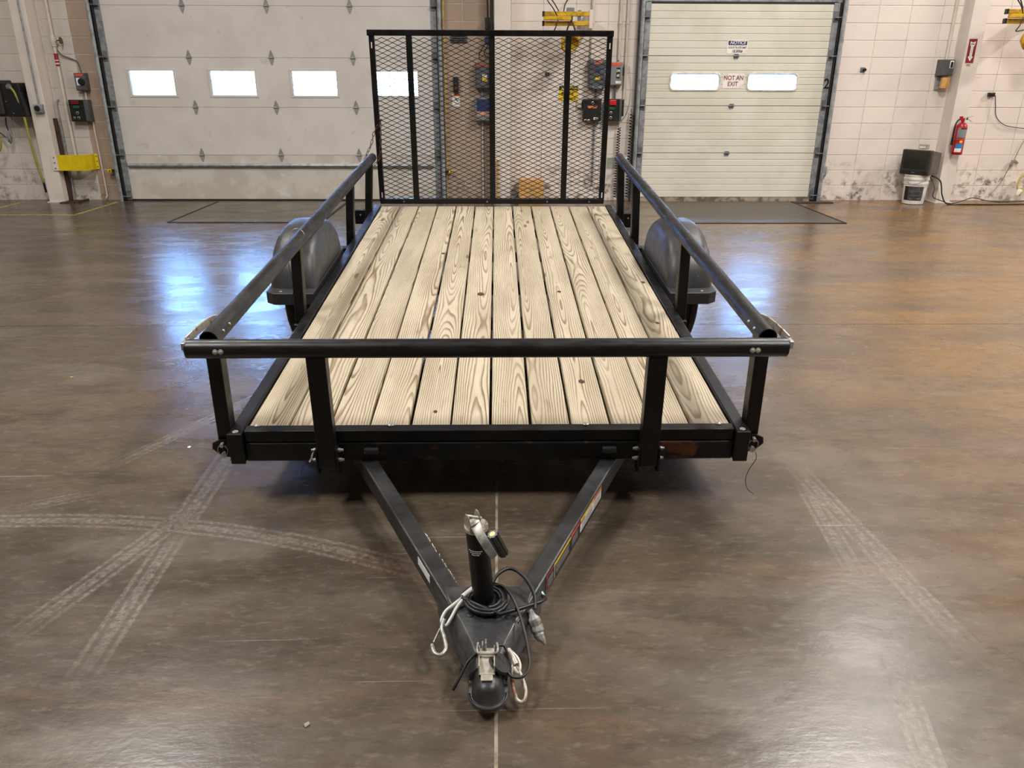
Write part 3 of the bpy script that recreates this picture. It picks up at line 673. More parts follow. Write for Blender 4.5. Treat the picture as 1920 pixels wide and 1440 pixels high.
# axle, springs, wheels, fenders
WYL, WZL, WR = 1.93, -.118, .325
part(MB().cyl((-1.0, WYL, WZL - .02), (1.0, WYL, WZL - .02), .03, 12), 'axle', BLACK, 0, 1, 40)
for s in (-1, 1):
    part(MB().beam((s * .86, WYL - .33, -.15), (s * .86, WYL, -.19), .045, .03).beam((s * .86, WYL, -.19), (s * .86, WYL + .33, -.15), .045, .03), 'leaf_spring', BLACK)
    xc = s * 1.068
    prof = [(.19, -.085), (.24, -.100), (.285, -.100), (.312, -.088), (.322, -.070), (.322, -.052), (.314, -.050), (.314, -.042), (.325, -.040), (.325, -.012), (.315, -.010), (.315, .010), (.325, .012), (.325, .040), (.314, .042), (.314, .050), (.322, .052), (.322, .070), (.312, .088), (.285, .100), (.24, .100), (.19, .085)]
    ty = part(MB().lathe(prof, 48, 0, closed=True), 'wheel', RUBBER, 0, 1, 30, loc=(xc, WYL, WZL))
    MB().lathe([(.192, -.08), (.185, -.05), (.11, -.01), (.05, 0), (.05, .02), (.11, .01), (.185, .05), (.192, .08)], 32, 0, closed=True).build('rim', pm('white_rim', (190, 190, 188), .4), ty, 0, 1, 40)
    MB().cyl((-.06, 0, 0), (.06, 0, 0), .035, 16).build('hub', GALVD, ty, 0, 1, 40)
    arch = [(1.535, 0), (1.555, .075), (1.60, .155), (1.665, .215), (1.75, .255), (1.85, .272), (2.01, .272), (2.11, .255), (2.195, .215), (2.26, .155), (2.305, .075), (2.325, 0)]
    xi, xo = s * .960, s * 1.205
    fb = MB(); n = len(arch)
    # shell: outer skin with a chamfered outer shoulder and a rounded inner shoulder
    secs = [(xi, .0, .0), (xi, -.055, .8), (xi + s * .02, -.02, .95), (xi + s * .05, 0, 1), (xo - s * .055, 0, 1), (xo - s * .018, -.022, .95), (xo, -.06, .8)]
    cyy, czz = 1.93, -.02
    rings = []
    for k, (x, dz, f) in enumerate(secs):
        if k == 0: continue
        sc_ = 1 + (dz / .28)
        rings.append([(x, cyy + (y - cyy) * (1 - .35 * (1 - sc_)), max(0, z * sc_)) for (y, z) in arch])
    rings.append([(xo + s * .012, y, 0.0) if False else (xo + s * .004, cyy + (y - cyy) * .93, max(0.0, z * .10)) for (y, z) in arch])
    rings.insert(0, [(xi - s * .002, cyy + (y - cyy) * .93, max(0.0, z * .05)) for (y, z) in arch])
    vs = [p for rg in rings for p in rg]
    fs = [(j * n + i, j * n + i + 1, (j + 1) * n + i + 1, (j + 1) * n + i) for j in range(len(rings) - 1) for i in range(n - 1)]
    fe = fb.add(vs, fs).build('fender', FENDER, TR, 0, 1, 50)
    # flange all round
    ch = .035
    def fl_pts(): return [(xi - s * .004, 1.455), (xo - s * ch, 1.455), (xo + s * .01, 1.455 + ch), (xo + s * .01, 2.405 - ch), (xo - s * ch, 2.405), (xi - s * .004, 2.405)]
    op = fl_pts(); ip = [(xi + s * .012, 1.545), (xo - s * .04, 1.545), (xo - s * .012, 1.57), (xo - s * .012, 2.29), (xo - s * .04, 2.315), (xi + s * .012, 2.315)]
    m6 = 6; v6 = [(x, y, z) for z in (.003, -.062) for pp in (op, ip) for (x, y) in pp]
    f6 = []
    for k in range(6):
        k2 = (k + 1) % 6
        f6 += [(k, k2, 6 + k2, 6 + k), (12 + k2, 12 + k, 18 + k, 18 + k2), (k2, k, 12 + k, 12 + k2), (6 + k, 6 + k2, 18 + k2, 18 + k)]
    MB().add(v6, f6).build('flange', pm('black_fender_flange', (38, 38, 39), .5), fe, .003)
    for x in (xi + s * .05, xo - s * .07):
        MB().lathe([(.008, 0), (.007, .003), (0, .004)], 10).build('rivet', ZINC, fe, 0, 1, 50, loc=(x, 1.485, .003))
    part(MB().box(min(s * .936, s * .985), max(s * .936, s * .985), 2.36, 2.42, -.075, .0), 'fender_bracket', BLACK, .004)
# ---- tongue
TZ = -.160
tl = {-1: ((-.449, -.035), (-.098, -.778)), 1: ((.440, -.030), (.102, -.772))}
for s in (-1, 1):
    a, b = [Vector((q[0], q[1], TZ)) for q in tl[s]]; d = (b - a).normalized(); a2 = a - d * .5
    part(MB().beam(a2, b + d * .12, .056, .078), 'tongue_beam', TONGUE, .006, 2)
    part(MB().box(s * .43 - .027, s * .43 + .027, -.075, -.054, -.086, -.062), 'weld_gusset', TONGUE, .006, 2)
# warning stickers along the outside of the right beam
a, b = [Vector((q[0], q[1], TZ)) for q in tl[1]]; d = (b - a).normalized(); nrm = Vector((-d.y, d.x, 0)); nrm = nrm if nrm.x > 0 else -nrm
ang = math.atan2(-d.y, -d.x)
def sticker(p0, p1, zc, h, stripes, name='warning_sticker'):
    """flat decal on the right beam's outer face between distances p0..p1 from the frame"""
    ln = p1 - p0; c = a + d * (p0 + ln / 2) + nrm * .0286; root = None
    for (u0, u1, w0, w1, m, lift) in stripes:
        o = MB().box(-ln / 2 + u0 * ln, -ln / 2 + u1 * ln, -.0004 - lift, 0, w0 * h, w1 * h)
        if root is None: root = o.build(name, m, TR, loc=(c.x, c.y, zc), rot=(0, 0, ang))
        else: o.build('print', m, root)
def lines(u0, u1, rows, m, lift=.0004): return [(u0 + random.uniform(0, .02), u1 - random.uniform(0, .12 * (u1 - u0)), -.42 + .62 * (k + .2) / rows, -.42 + .62 * (k + .55) / rows, m, lift) for k in range(rows)]
GREYPR = pm('grey_print', (120, 118, 114), .5)
sticker(.195, .42, TZ + .008, .05, [(0, 1, -.5, .5, WHITEP, 0), (.62, 1, .28, .5, ORANGEP, .0004), (.0, .62, .3, .5, YELP, .0004), (0, .2, .2, .3, REDP, .0004)] + lines(.05, .58, 5, GREYPR) + lines(.64, .96, 5, GREYPR))
sticker(.43, .73, TZ + .008, .054, [(0, 1, -.5, .5, BLKP, 0), (.26, .72, .3, .48, YELP, .0004), (.74, 1, .32, .5, ORANGEP, .0004), (0, .24, .36, .5, REDP, .0004), (0, .01, -.5, .5, REDP, .0004), (.0, .24, -.5, -.46, REDP, .0004), (.24, .25, -.5, .5, WHITEP, .0004)] + lines(.28, .70, 6, GREYPR) + lines(.04, .22, 5, GREYPR) + lines(.76, .97, 5, GREYPR))
# left beam: small plate outside, torn sticker on its inner edge
a, b = [Vector((q[0], q[1], TZ)) for q in tl[-1]]; d = (b - a).normalized(); nl = Vector((d.y, -d.x, 0)); nl = nl if nl.x < 0 else -nl
c = a + d * .655 + nl * .0287; part(MB().box(-.05, .05, -.0006, .0006, -.014, .014), 'data_plate', WHITEP, loc=(c.x, c.y, TZ + .014), rot=(0, 0, math.atan2(d.y, d.x)))
random.seed(5); tm = MB()
for k in range(26):
    q = .50 + k * .0105 + random.uniform(-.002, .002); c = a + d * q - nl * .0284
    tm.beam(c + Vector((0, 0, .034 - random.uniform(0, .012))), c + d * random.uniform(.004, .012) + Vector((0, 0, .036 - random.uniform(0, .012))), .001, random.uniform(.004, .016))
part(tm, 'torn_sticker', CREAMP)
# ---- coupler
cz = -.121
secs = [(-.745, .128, .150, 0), (-.80, .112, .134, 0), (-.88, .076, .100, 0), (-.955, .046, .066, -.001), (-1.0, .032, .054, -.004), (-1.04, .028, .050, -.010)]
cv = []; 
for (y, tw, bw, dz) in secs:
    cv += [(-bw, y, cz - .092), (-bw, y, cz - .022 + dz), (-tw, y, cz + .002 + dz), (tw, y, cz + .002 + dz), (bw, y, cz - .022 + dz), (bw, y, cz - .092)]
cf = [(j * 6 + i, j * 6 + i + 1, j * 6 + 7 + i, j * 6 + 6 + i) for j in range(len(secs) - 1) for i in range(5)] + [(0, 1, 2, 3, 4, 5), tuple(30 + k for k in range(5, -1, -1))]
CP = part(MB().add(cv, cf), 'coupler', COUPL, .004, 2, 35)
NY = -1.083
fl_ = [(-.050, -.97)] + [(-.049 * math.cos(k * PI / 16), NY - .049 * math.sin(k * PI / 16)) for k in range(17)] + [(.050, -.97)]
MB().prism(fl_, 2, cz - .062, cz - .048).build('ball_flange', COUPL, CP, .003, 2, 40)
dome = MB(); rr = [(.041, -.048), (.037, -.042), (.035, -.030), (.031, -.017), (.024, -.008), (.013, -.003), (.0, -.002)]
nk = 24; vs = []; fs = []
for (r, h) in rr:
    for k in range(nk):
        an = 2 * PI * k / nk; x, y = r * math.cos(an), r * math.sin(an)
        vs.append((x, NY + (y if y < 0 else y + .085 * min(1, y / max(r, 1e-6)) ** .5 if r > 0 else 0), cz + h))
for j in range(len(rr) - 1):
    for k in range(nk): fs.append((j * nk + k, j * nk + (k + 1) % nk, (j + 1) * nk + (k + 1) % nk, (j + 1) * nk + k))
dome.add(vs, fs).build('ball_socket', COUPL, CP, 0, 1, 60)
MB().tube([(-.0005 + .047 * math.cos(k * PI / 16 + PI), NY + .047 * math.sin(k * PI / 16 + PI), cz - .049) for k in range(17)], .004, 6)  .build('flange_rim', COUPL, CP, 0, 1, 60)
# latch
LT = MB().beam((-.004, -1.012, cz + .030), (-.003, -1.072, cz + .002), .038, .004, (0, .3, 1)).beam((-.003, -1.072, cz + .002), (-.003, -1.09, cz + .001), .030, .004)
LT.box(-.024, -.021, -1.07, -1.0, cz - .008, cz + .03).box(.014, .017, -1.07, -1.0, cz - .008, cz + .03)
lt = LT.build('latch', RUSTZ, CP, .001)
MB().tube(spline([(-.026, -1.0, cz + .036), (-.028, -1.022, cz + .036), (-.02, -1.034, cz + .034), (.016, -1.034, cz + .034), (.024, -1.022, cz + .036), (.022, -1.0, cz + .036)], 6), .003, 6).build('latch_wire', ZINC, lt, 0, 1, 60)
MB().box(-.008, -.004, -1.02, -1.004, cz + .02, cz + .055).box(-.016, -.012, -1.02, -1.004, cz + .02, cz + .048).build('latch_trigger', ZINC, lt, .001)
MB().lathe([(.03, 0), (.033, .004), (.030, .010), (.022, .010)], 20, 0).build('coupler_ring', GASKET, CP, 0, 1, 40, loc=(.026, -1.035, cz - .002), rot=(0, R(-55), 0))
for x, y in ((.052, -.868), (-.050, -.862)): MB().lathe([(.009, 0), (.009, .002), (.005, .003), (0, .0032)], 12).build('bolt', COUPL, CP, 0, 1, 40, loc=(x, y, cz + .002))
# ---- tongue jack
jb = Vector((-.013, -.812, cz)); jt = Vector((-.031, -.812, .136)); jd = (jt - jb).normalized()
JK = part(MB().tube([jb - jd * .02, jt], .0293, 24), 'tongue_jack', BLACK, 0, 1, 40)
MB().tube([jb - jd * .115, jb - jd * .02], .025, 16).lathe([(.045, 0), (.045, .006), (.02, .012)], 16, 2, (jb.x + .006, jb.y, jb.z - .116)).build('foot', GALVD, JK, 0, 1, 40)
MB().tube([jt - jd * .006, jt + jd * .004], .0315, 24).build('top_collar', RUSTZ, JK, 0, 1, 40)
MB().tube([jt + jd * .004, jt + jd * .007], .024, 20).build('top_cap', ZINC, JK, 0, 1, 40)
MB().tube([jb, jb + jd * .012], .0345, 24).build('base_collar', BLACK, JK, 0, 1, 40)
random.seed(9); pr = MB()
for row in range(3):
    for k in range(9 - row * 2):
        an = R(-104 + (k - (9 - row * 2) / 2) * 8.5); c = jb + jd * (.197 - row * .006)
        p0 = c + Vector((math.cos(an) * .0297, math.sin(an) * .0297, 0)); tg = Vector((-math.sin(an), math.cos(an), 0))
        pr.beam(p0, p0 + tg * .0028 + Vector((0, 0, random.uniform(-.0006, .0006))), .0006, .0022)
pr.build('print', WHITEP, JK)
# crank: forked clip, arm and ribbed grip
ears = MB().box(-.0145, .0145, -.018, -.015, -.006, .03)
for q in (-1, 1):
    ears.prism([(-.016, -.006), (.016, -.006), (.018, .024), (.010, .050), (.0, .056), (-.008, .050), (-.016, .024)], 0, q * .0145 - .0015, q * .0145 + .0015)
CK = ears.build('crank', RUSTZ, JK, .001, 1, None, loc=jt + Vector((-.008, -.012, .012)), rot=(R(18), R(-10), R(28)))
w = lambda p: tuple(Vector(p))
def crank_part(mb, nm, m, bevel=0, smooth=None):
    o = mb.build(nm, m, JK, bevel, 1, smooth); return o
path = [(-.036, -.835, .172), (-.028, -.856, .164), (-.016, -.875, .150), (.001, -.893, .128), (.017, -.900, .106)]
am = MB(); P = [Vector(p) for p in path]; wd = [.030, .027, .025, .022, .018]
for k in range(len(P) - 1):
    pass
sdv = Vector((.75, .45, .45)).normalized(); vs = []
for p, ww in zip(P, wd):
    vs += [p - sdv * ww / 2 - Vector((0, 0, .003)), p - sdv * ww / 2 + Vector((0, 0, 0)), p + sdv * ww / 2, p + sdv * ww / 2 - Vector((0, 0, .003))]
fs = [(k * 4 + i, k * 4 + (i + 1) % 4, k * 4 + 4 + (i + 1) % 4, k * 4 + 4 + i) for k in range(len(P) - 1) for i in range(4)] + [(0, 1, 2, 3), (19, 18, 17, 16)]
crank_part(am.add(vs, fs), 'crank_arm', ZINC, .001, 40)
ga, gb = Vector((.012, -.905, .180)), Vector((.040, -.892, .108)); gd = (gb - ga).normalized()
gr = MB(); n = 32; rows_ = [ga, ga + gd * .004, gb - gd * .004, gb]; e1 = gd.orthogonal().normalized(); e2 = gd.cross(e1)
vs = []
for k, p in enumerate(rows_):
    for i in range(n):
        r = (.0145 if (i // 2) % 2 else .0128) * (.93 if k in (0, 3) else 1); an = 2 * PI * i / n; vs.append(p + e1 * r * math.cos(an) + e2 * r * math.sin(an))
fs = [(k * n + i, k * n + (i + 1) % n, (k + 1) * n + (i + 1) % n, (k + 1) * n + i) for k in range(3) for i in range(n)] + [tuple(range(n)), tuple(3 * n + i for i in range(n))]
crank_part(gr.add(vs, fs), 'crank_grip', BLKPL)
crank_part(MB().cyl(ga - gd * .0008, ga + gd * .002, .0075, 14), 'grip_core', pm('pale_yellow_core', (226, 214, 130), .5), 0, 40)
crank_part(MB().cyl(gb, gb + gd * .008, .006, 10), 'grip_pin', ZINC, 0, 40)
crank_part(MB().cyl((-.052, -.822, .176), (-.016, -.838, .180), .004, 8), 'crank_pin', ZINC, 0, 40)
# ---- wiring
zc_ = cz + .012
coil = [(jb.x + (.041 + .014 * (q / 36)) * math.cos(q * PI / 9) + .005, jb.y + (.040 + .013 * q / 36) * math.sin(q * PI / 9) - .005, zc_ + .002 + .010 * (q % 36) / 36 + .003 * math.sin(q * .7)) for q in range(-4, 64)]
last = coil[-1]
cp_ = coil + [(.03, -.878, zc_ + .006), (.09, -.852, zc_ + .004), (.140, -.822, zc_ - .004), (.157, -.800, zc_ - .010), (.150, -.775, zc_ - .022)]
part(MB().tube(cp_, .0056, 8), 'wiring_cable', CABLE, 0, 1, 60)
part(MB().tube(spline([(.010, -.768, zc_ + .02), (.028, -.745, zc_ + .035), (.062, -.725, zc_ + .035), (.100, -.752, zc_ + .026), (.124, -.805, zc_ + .012), (.126, -.845, zc_ - .006)], 8), .0052, 8), 'wiring_cable', CABLE, 0, 1, 60)
part(MB().tube(spline([(.012, -.770, zc_ + .012), (.040, -.790, zc_ + .026), (.068, -.840, zc_ + .02), (.088, -.895, zc_ - .002), (.102, -.960, zc_ - .03), (.104, -1.010, zc_ - .045), (.088, -1.048, zc_ - .04), (.06, -1.06, zc_ - .03), (.046, -1.048, zc_ - .02)], 8), .0040, 8), 'wiring_cable', CABLE, 0, 1, 60)
part(MB().tube(spline([(-.030, -1.00, zc_ - .01), (-.052, -1.02, zc_ - .02), (-.075, -1.05, zc_ - .05), (-.088, -1.062, zc_ - .07)], 8), .0040, 8), 'wiring_cable', CABLE, 0, 1, 60)
part(MB().tube(spline([(.018, -1.03, zc_ + .014), (.024, -1.01, zc_ + .022), (.040, -1.005, zc_ + .018), (.050, -1.02, zc_ + .004)], 8), .0035, 8), 'wiring_cable', CABLE, 0, 1, 60)
for k, m in enumerate((GREENB, WHITEP, pm('pale_green_wire', (120, 200, 170), .5))):
    part(MB().tube([(.150 + k * .003, -.778, zc_ - .018), (.147 + k * .002, -.765 + k * .003, zc_ - .020)], .0018, 6), 'wire_end', m)
random.seed(2)
wp_ = [(.112, -.840, zc_ - .012), (.122, -.856, zc_ - .03), (.130, -.866, zc_ - .05), (.136, -.880, zc_ - .066), (.146, -.888, zc_ - .078), (.152, -.892, zc_ - .09)]
wrp = MB().tube(spline(wp_, 4), [random.uniform(.8, 1.2) * r for r in (.006, .008, .010, .013, .015, .016, .017, .018, .018, .018, .018, .017, .016, .014, .011, .009, .007, .006, .005, .004, .003)], 9).build('wrapped_plug', PLASTW, TR, 0, 1, 25)
# ---- safety cables
def loop(pts, r, m, nm='safety_cable', closed=False, par=None): return part(MB().tube(spline(pts, 8, closed), r, 8, closed), nm, m, 0, 1, 60, parent=par)
S1 = loop([(-.052, -.79, cz + .022), (-.074, -.815, cz + .020), (-.098, -.834, cz + .012), (-.118, -.848, cz + .002), (-.128, -.868, cz - .012), (-.116, -.882, cz - .016), (-.102, -.866, cz - .004), (-.088, -.842, cz + .010), (-.072, -.822, cz + .020)], .0048, pm('coated_cable', (196, 196, 190), .35, .3))
loop([(-.046, -.782, cz + .024), (-.072, -.812, cz + .022)], .0075, WHITEP, 'ferrule', False, S1)
loop([(-.120, -.872, cz - .002), (-.126, -.892, cz - .014), (-.118, -.915, cz - .025), (-.112, -.945, cz - .035), (-.124, -.962, cz - .04), (-.141, -.955, cz - .04), (-.150, -.932, cz - .034)], .0056, ZINC, 'hook', False, S1)
loop([(-.124, -.884, cz - .008), (-.136, -.905, cz - .02), (-.146, -.928, cz - .03)], .0018, ZINC, 'hook_gate', False, S1)
S2 = loop([(.052, -.985, cz - .004), (.060, -1.005, cz - .010), (.066, -1.03, cz - .02), (.074, -1.035, cz - .03), (.080, -1.015, cz - .028), (.072, -.995, cz - .018)], .0048, pm('coated_cable', (196, 196, 190), .35, .3), closed=True)
loop([(.062, -1.025, cz - .018), (.060, -1.05, cz - .035), (.070, -1.088, cz - .062), (.088, -1.092, cz - .066), (.093, -1.068, cz - .052), (.078, -1.032, cz - .03)], .0052, RUSTZ, 'snap_hook', True, S2)
loop([(.050, -.99, cz + .002), (.062, -1.012, cz - .002), (.070, -1.03, cz - .008)], .008, RUSTZ, 'ferrule', False, S2)

# ================================================================ THINGS ON AND BY THE WALL
def wall_thing(name, label, cat, x, z, y=WY): return thing(name, label, cat, (x, y, z))
def enclosure(name, label, cat, x0, x1, z0, z1, dep, m, y=WY, door=True):
    """box on the wall: origin at lower centre; body, raised cover"""
    w, h = (x1 - x0) / 2, z1 - z0
    t = wall_thing(name, label, cat, (x0 + x1) / 2, z0, y)
    b = MB().box(-w, w, -dep, 0, 0, h).build('body', m, t, .006, 2)
    if door: MB().box(-w + .008, w - .008, -dep - .007, -dep, .008, h - .008).build('cover', m, t, .004, 2)
    return t, w, h, -dep - .007
def plate(t, nm, m, x0, x1, z0, z1, y, th=.002, bevel=0): return MB().box(x0, x1, y - th, y, z0, z1).build(nm, m, t, bevel)
def button(t, nm, m, x, z, y, r=.02, d=.025): return MB().lathe([(r * 1.0, 0), (r, -d * .7), (r * .7, -d), (0, -d)], 16, 1).build(nm, m, t, 0, 1, 40, loc=(x, y, z))
def ring(t, x, z, y, r=.018):
    MB().lathe([(r, 0), (r, -.008), (r * .7, -.010), (r * .66, -.004), (r * .66, 0)], 18, 1, closed=True).build('knob_ring', ZINC, t, 0, 1, 40, loc=(x, y, z))
    return MB().lathe([(r * .62, 0), (r * .6, -.012), (0, -.013)], 12, 1).build('knob', BLKPL, t, 0, 1, 40, loc=(x, y, z))
def conduit(label, pts, r, m, clips=(), y=None):
    p0 = Vector(pts[-1]); t = thing('conduit', label, 'conduit', p0)
    MB().tube([Vector(p) - p0 for p in pts], r, 10).build('pipe', m, t, 0, 1, 40)
    for z in clips:
        k = min(range(len(pts)), key=lambda i: abs(pts[i][2] - z)); q = Vector(pts[k]); q.z = z
        MB().tube([q - p0 - Vector((0, 0, .012)), q - p0 + Vector((0, 0, .012))], r * 1.35, 10).build('coupling', m, t, 0, 1, 40)
    return t

# ---- signs
def sign(label, x0, x1, z0, z1, m, y):
    t = thing('sign', label, 'sign', ((x0 + x1) / 2, y, z0)); w, h = (x1 - x0) / 2, z1 - z0
    MB().box(-w, w, -.002, 0, 0, h).build('panel', m, t); return t, w, h
SF = DY - .001
t, w, h = sign('blue and white notice sign giving the dock plate limit on the cream dock door', 2.928, 3.192, 1.848, 2.012, CREAMP, SF)
MB().box(-w + .014, w - .012, -.003, -.002, h * .62, h - .012).build('banner', NAVYP, t)
text('lettering', 'NOTICE', .052, WHITEP, t, (0, -.0035, h * .785), 1.05, .25, .001)
text('lettering', 'DOCK PLATE LIMIT', .032, BLKP, t, (0, -.0025, h * .44), .86, .2, .0006)
text('lettering', '18,000#', .046, BLKP, t, (0, -.0025, h * .18), .9, .15, .001)
t, w, h = sign('white sign with dark red capitals saying not an exit, between the dock door windows', 2.916, 3.186, 1.438, 1.612, CREAMP, SF)
text('lettering', 'NOT AN', .076, DKREDP, t, (0, -.0025, h * .70), .86, 0, .001)
text('lettering', 'EXIT', .076, DKREDP, t, (-.006, -.0025, h * .28), .86, 0, .001)
t, w, h = sign('red fire extinguisher arrow sign on the right column', 5.926, 6.028, 1.745, 2.025, DKREDP, 10.449)
MB().prism([(-.034, .252), (0, .238), (.034, .252), (.028, .205), (.016, .19), (.016, .075), (.034, .075), (0, .02), (-.034, .075), (-.016, .075), (-.016, .19), (-.028, .205)], 1, -.003, -.002).build('arrow', WHITEP, t)
text('lettering', 'FIRE', .026, DKREDP, t, (0, -.0035, .218), .95, 0, .0008)
text('lettering', 'E\nX\nT\nI\nN\nG\nU\nI\nS\nH\nE\nR', .0135, BLKP, t, (0, -.0035, .127), .9, 0, .0002)
plate(t, 'sticker', TANPAPER, -.03, .02, -.035, -.012, 0, .001)
t, w, h = sign('yellow caution sign with black header seen through the ramp gate', .80, 1.045, 1.272, 1.459, YELP, WY - .002)
MB().box(-w, w, -.003, -.002, h * .72, h).build('banner', BLKP, t)
MB().prism([(-.105, h * .76), (-.06, h * .76), (-.0825, h * .95)], 1, -.004, -.003).build('warning_triangle', YELP, t)
text('lettering', 'CAUTION', .043, YELP, t, (.03, -.0035, h * .86), .9, 0, .0008)
MB().box(-.09, -.03, -.003, -.002, h * .40, h * .60).box(.01, .06, -.003, -.002, h * .42, h * .62).box(-.07, -.03, -.003, -.002, h * .12, h * .28).box(.0, .09, -.003, -.002, h * .10, h * .26).build('worn_print', pm('worn_black_print', (60, 50, 20), .6, 0, (190, 160, 20), 60, (.5, .55)), t)
t, w, h = sign('small white notice with orange header on the tan wall below the signal light', -.590, -.492, 1.205, 1.36, WHITEP, WY - .002)
MB().box(-w + .02, w, -.003, -.002, h * .80, h).build('banner', ORANGEP, t)
MB().prism([(-.02, h * .70), (.0, h * .60), (.03, h * .42), (.02, h * .38), (-.005, h * .5), (-.03, h * .45), (-.01, h * .58)], 1, -.003, -.002).build('pictogram', BLKP, t)

# ---- left of the big door
t = thing('hose_reel', 'black hose reel cabinet with a yellow green hose at the left edge', 'hose reel', (-6.18, 10.46, 1.075))
MB().prism([(-.20, .03), (-.12, 0), (.225, 0), (.245, .02), (.20, .40), (-.20, .40)], 1, -.09, .19).build('housing', BLKPL, t, .008, 2)
MB().box(-.23, -.02, -.12, .19, .02, .43).build('drum_cover', pm('dark_reel_cover', (44, 42, 41), .5), t, .02, 3)
MB().lathe([(.10, -.125), (.11, -.11), (.11, -.10)], 24, 1, (-.18, 0, .2)).build('drum_hub', BLKPL, t, 0, 1, 40)
MB().lathe([(.03, -.11), (.035, -.09)], 16, 1, (.09, 0, .355)).build('hose_guide', GALVD, t, 0, 1, 40)
for x, z in ((.02, .18), (.17, .18), (.08, .04)): MB().lathe([(.006, -.097), (.006, -.09)], 8, 1, (x, 0, z)).build('screw', ZINC, t)
hs = MB().tube(spline([(.085, -.09, .36), (.115, -.10, .34), (.15, -.085, .26), (.185, -.07, .05), (.19, -.06, -.25), (.20, -.02, -.62), (.205, .02, -.82)], 8), .014, 10).build('hose', YELH, t, 0, 1, 60)
MB().tube([(.205, .02, -.80), (.208, .03, -.95)], .013, 10).build('hose_nozzle', CABLE, hs, 0, 1, 40)
t = thing('air_regulator', 'small grey air regulator hanging on a blue chain below the hose reel', 'regulator', (-6.33, 10.55, .76))
MB().tube(spline([(.01, 0, .30), (-.005, 0, .22), (.005, 0, .14)]), .010, 6).build('blue_strap', pm('blue_strap', (40, 58, 110), .6, 0, (90, 70, 50), 30), t, 0, 1, 40)
MB().lathe([(.012, -.01), (.024, 0), (.026, .06), (.02, .09), (.01, .12)], 14).build('body', MIDGREY, t, 0, 1, 40)
MB().cyl((-.05, 0, .06), (.03, 0, .05), .009, 8).cyl((0, -.03, .02), (0, .02, .02), .01, 8).cyl((.0, 0, -.03), (0, 0, .0), .006, 8).build('fitting', GALVD, t, 0, 1, 40)
MB().tube(spline([(-.05, 0, .06), (-.12, 0, .12), (-.20, .0, .13)]), .007, 8).build('air_line', CABLE, t, 0, 1, 60)
tag(MB().tube(spline([(-6.55, 10.5, .95), (-6.45, 10.47, .90), (-6.40, 10.46, .78), (-6.44, 10.47, .66), (-6.55, 10.5, .62)], 8), .013, 10).build('air_hose', YELH, None, 0, 1, 60), 'loop of green yellow air hose cut by the left picture edge', 'hose')
conduit('thin steel conduit running down the face of the left column', [(-5.80, 10.437, 3.4), (-5.80, 10.437, 1.225)], .012, GALV)
t, w, h, f = enclosure('outlet_box', 'grey square outlet box on the left column under the conduit', 'outlet', -5.855, -5.75, 1.12, 1.225, .055, GALV, 10.449)
MB().lathe([(.036, 0), (.034, -.006), (.03, -.006), (.0, -.004)], 18, 1).build('socket', BLKPL, t, 0, 1, 40, loc=(-.005, f, h / 2))
t = thing('standpipe', 'white painted standpipe with a valve and red label left of the big garage door', 'pipe', (-5.565, 10.62, .32))
MB().tube([(0, 0, 0), (0, 0, 3.2)], .021, 14).build('pipe', PIPEW, t, 0, 1, 40)
MB().tube([(0, 0, 1.58), (0, 0, 1.60), (0, 0, 1.62), (0, 0, 1.67), (0, 0, 1.69), (0, 0, 1.71)], [.03, .03, .036, .036, .03, .03], 14).cyl((0, 0, 1.645), (.05, -.01, 1.65), .014, 10).build('valve_body', PIPEW, t, 0, 1, 40)
wv = MB().tube([(.10, .035 * math.cos(k * PI / 8) - .01, 1.65 + .035 * math.sin(k * PI / 8)) for k in range(16)], .006, 6, True)
for k in range(3): wv.cyl((.10, -.01 + .033 * math.cos(k * PI / 3), 1.65 + .033 * math.sin(k * PI / 3)), (.10, -.01 - .033 * math.cos(k * PI / 3), 1.65 - .033 * math.sin(k * PI / 3)), .004, 6)
wv.cyl((.05, -.01, 1.65), (.105, -.01, 1.65), .006, 8).build('handwheel', IRON, t, 0, 1, 50)
MB().tube([(0, 0, 1.35), (0, 0, 1.50)], .0222, 14).build('red_label', REDP, t, 0, 1, 40)
MB().tube([(0, -.0006, 1.375), (0, -.0006, 1.39)], .0224, 14).tube([(0, -.0006, 1.415), (0, -.0006, 1.425)], .0224, 14).build('label_print', WHITEP, t, 0, 1, 40)
tag(MB().tube(spline([(-5.54, 10.63, 1.86), (-5.50, 10.65, 1.80), (-5.40, 10.66, 1.76), (-5.33, 10.66, 1.72), (-5.305, 10.655, 1.60)], 8), .007, 8).build('cable', DKGREY, None, 0, 1, 60), 'grey cable from the standpipe down to the orange topped switch box', 'cable')
t, w, h, f = enclosure('switch_box', 'grey disconnect switch with an orange strip, left of the big garage door', 'switch box', -5.375, -5.235, 1.385, 1.595, .09, DKGREY)
plate(t, 'label_strip', ORANGEP, -.05, .05, h - .04, h - .012, f); plate(t, 'lever_plate', WHITEP, -.045, .0, .06, .15, f, .006, .002)
MB().lathe([(.042, 0), (.04, -.02), (.0, -.022)], 18, 1).build('dial', BLKPL, t, 0, 1, 40, loc=(.02, f, .105))
conduit('short white conduit between the orange striped switch and the left button panel', [(-5.30, 10.655, 1.385), (-5.30, 10.655, 1.275)], .011, PIPEW)
t, w, h, f = enclosure('button_station', 'black button panel with red and green buttons left of the big garage door', 'button panel', -5.50, -5.255, 1.01, 1.275, .10, DKGREY, WY)
plate(t, 'front_plate', BLKPL, -w + .004, w - .055, .004, h - .004, f, .006)
MB().box(-.075, .015, f - .026, f - .006, h - .055, h - .012).build('red_button', pm('dark_red_button', (128, 18, 36), .35), t, .005, 2); MB().box(-.065, .015, f - .02, f - .006, h - .105, h - .07).build('green_button', GREENB, t, .005, 2)
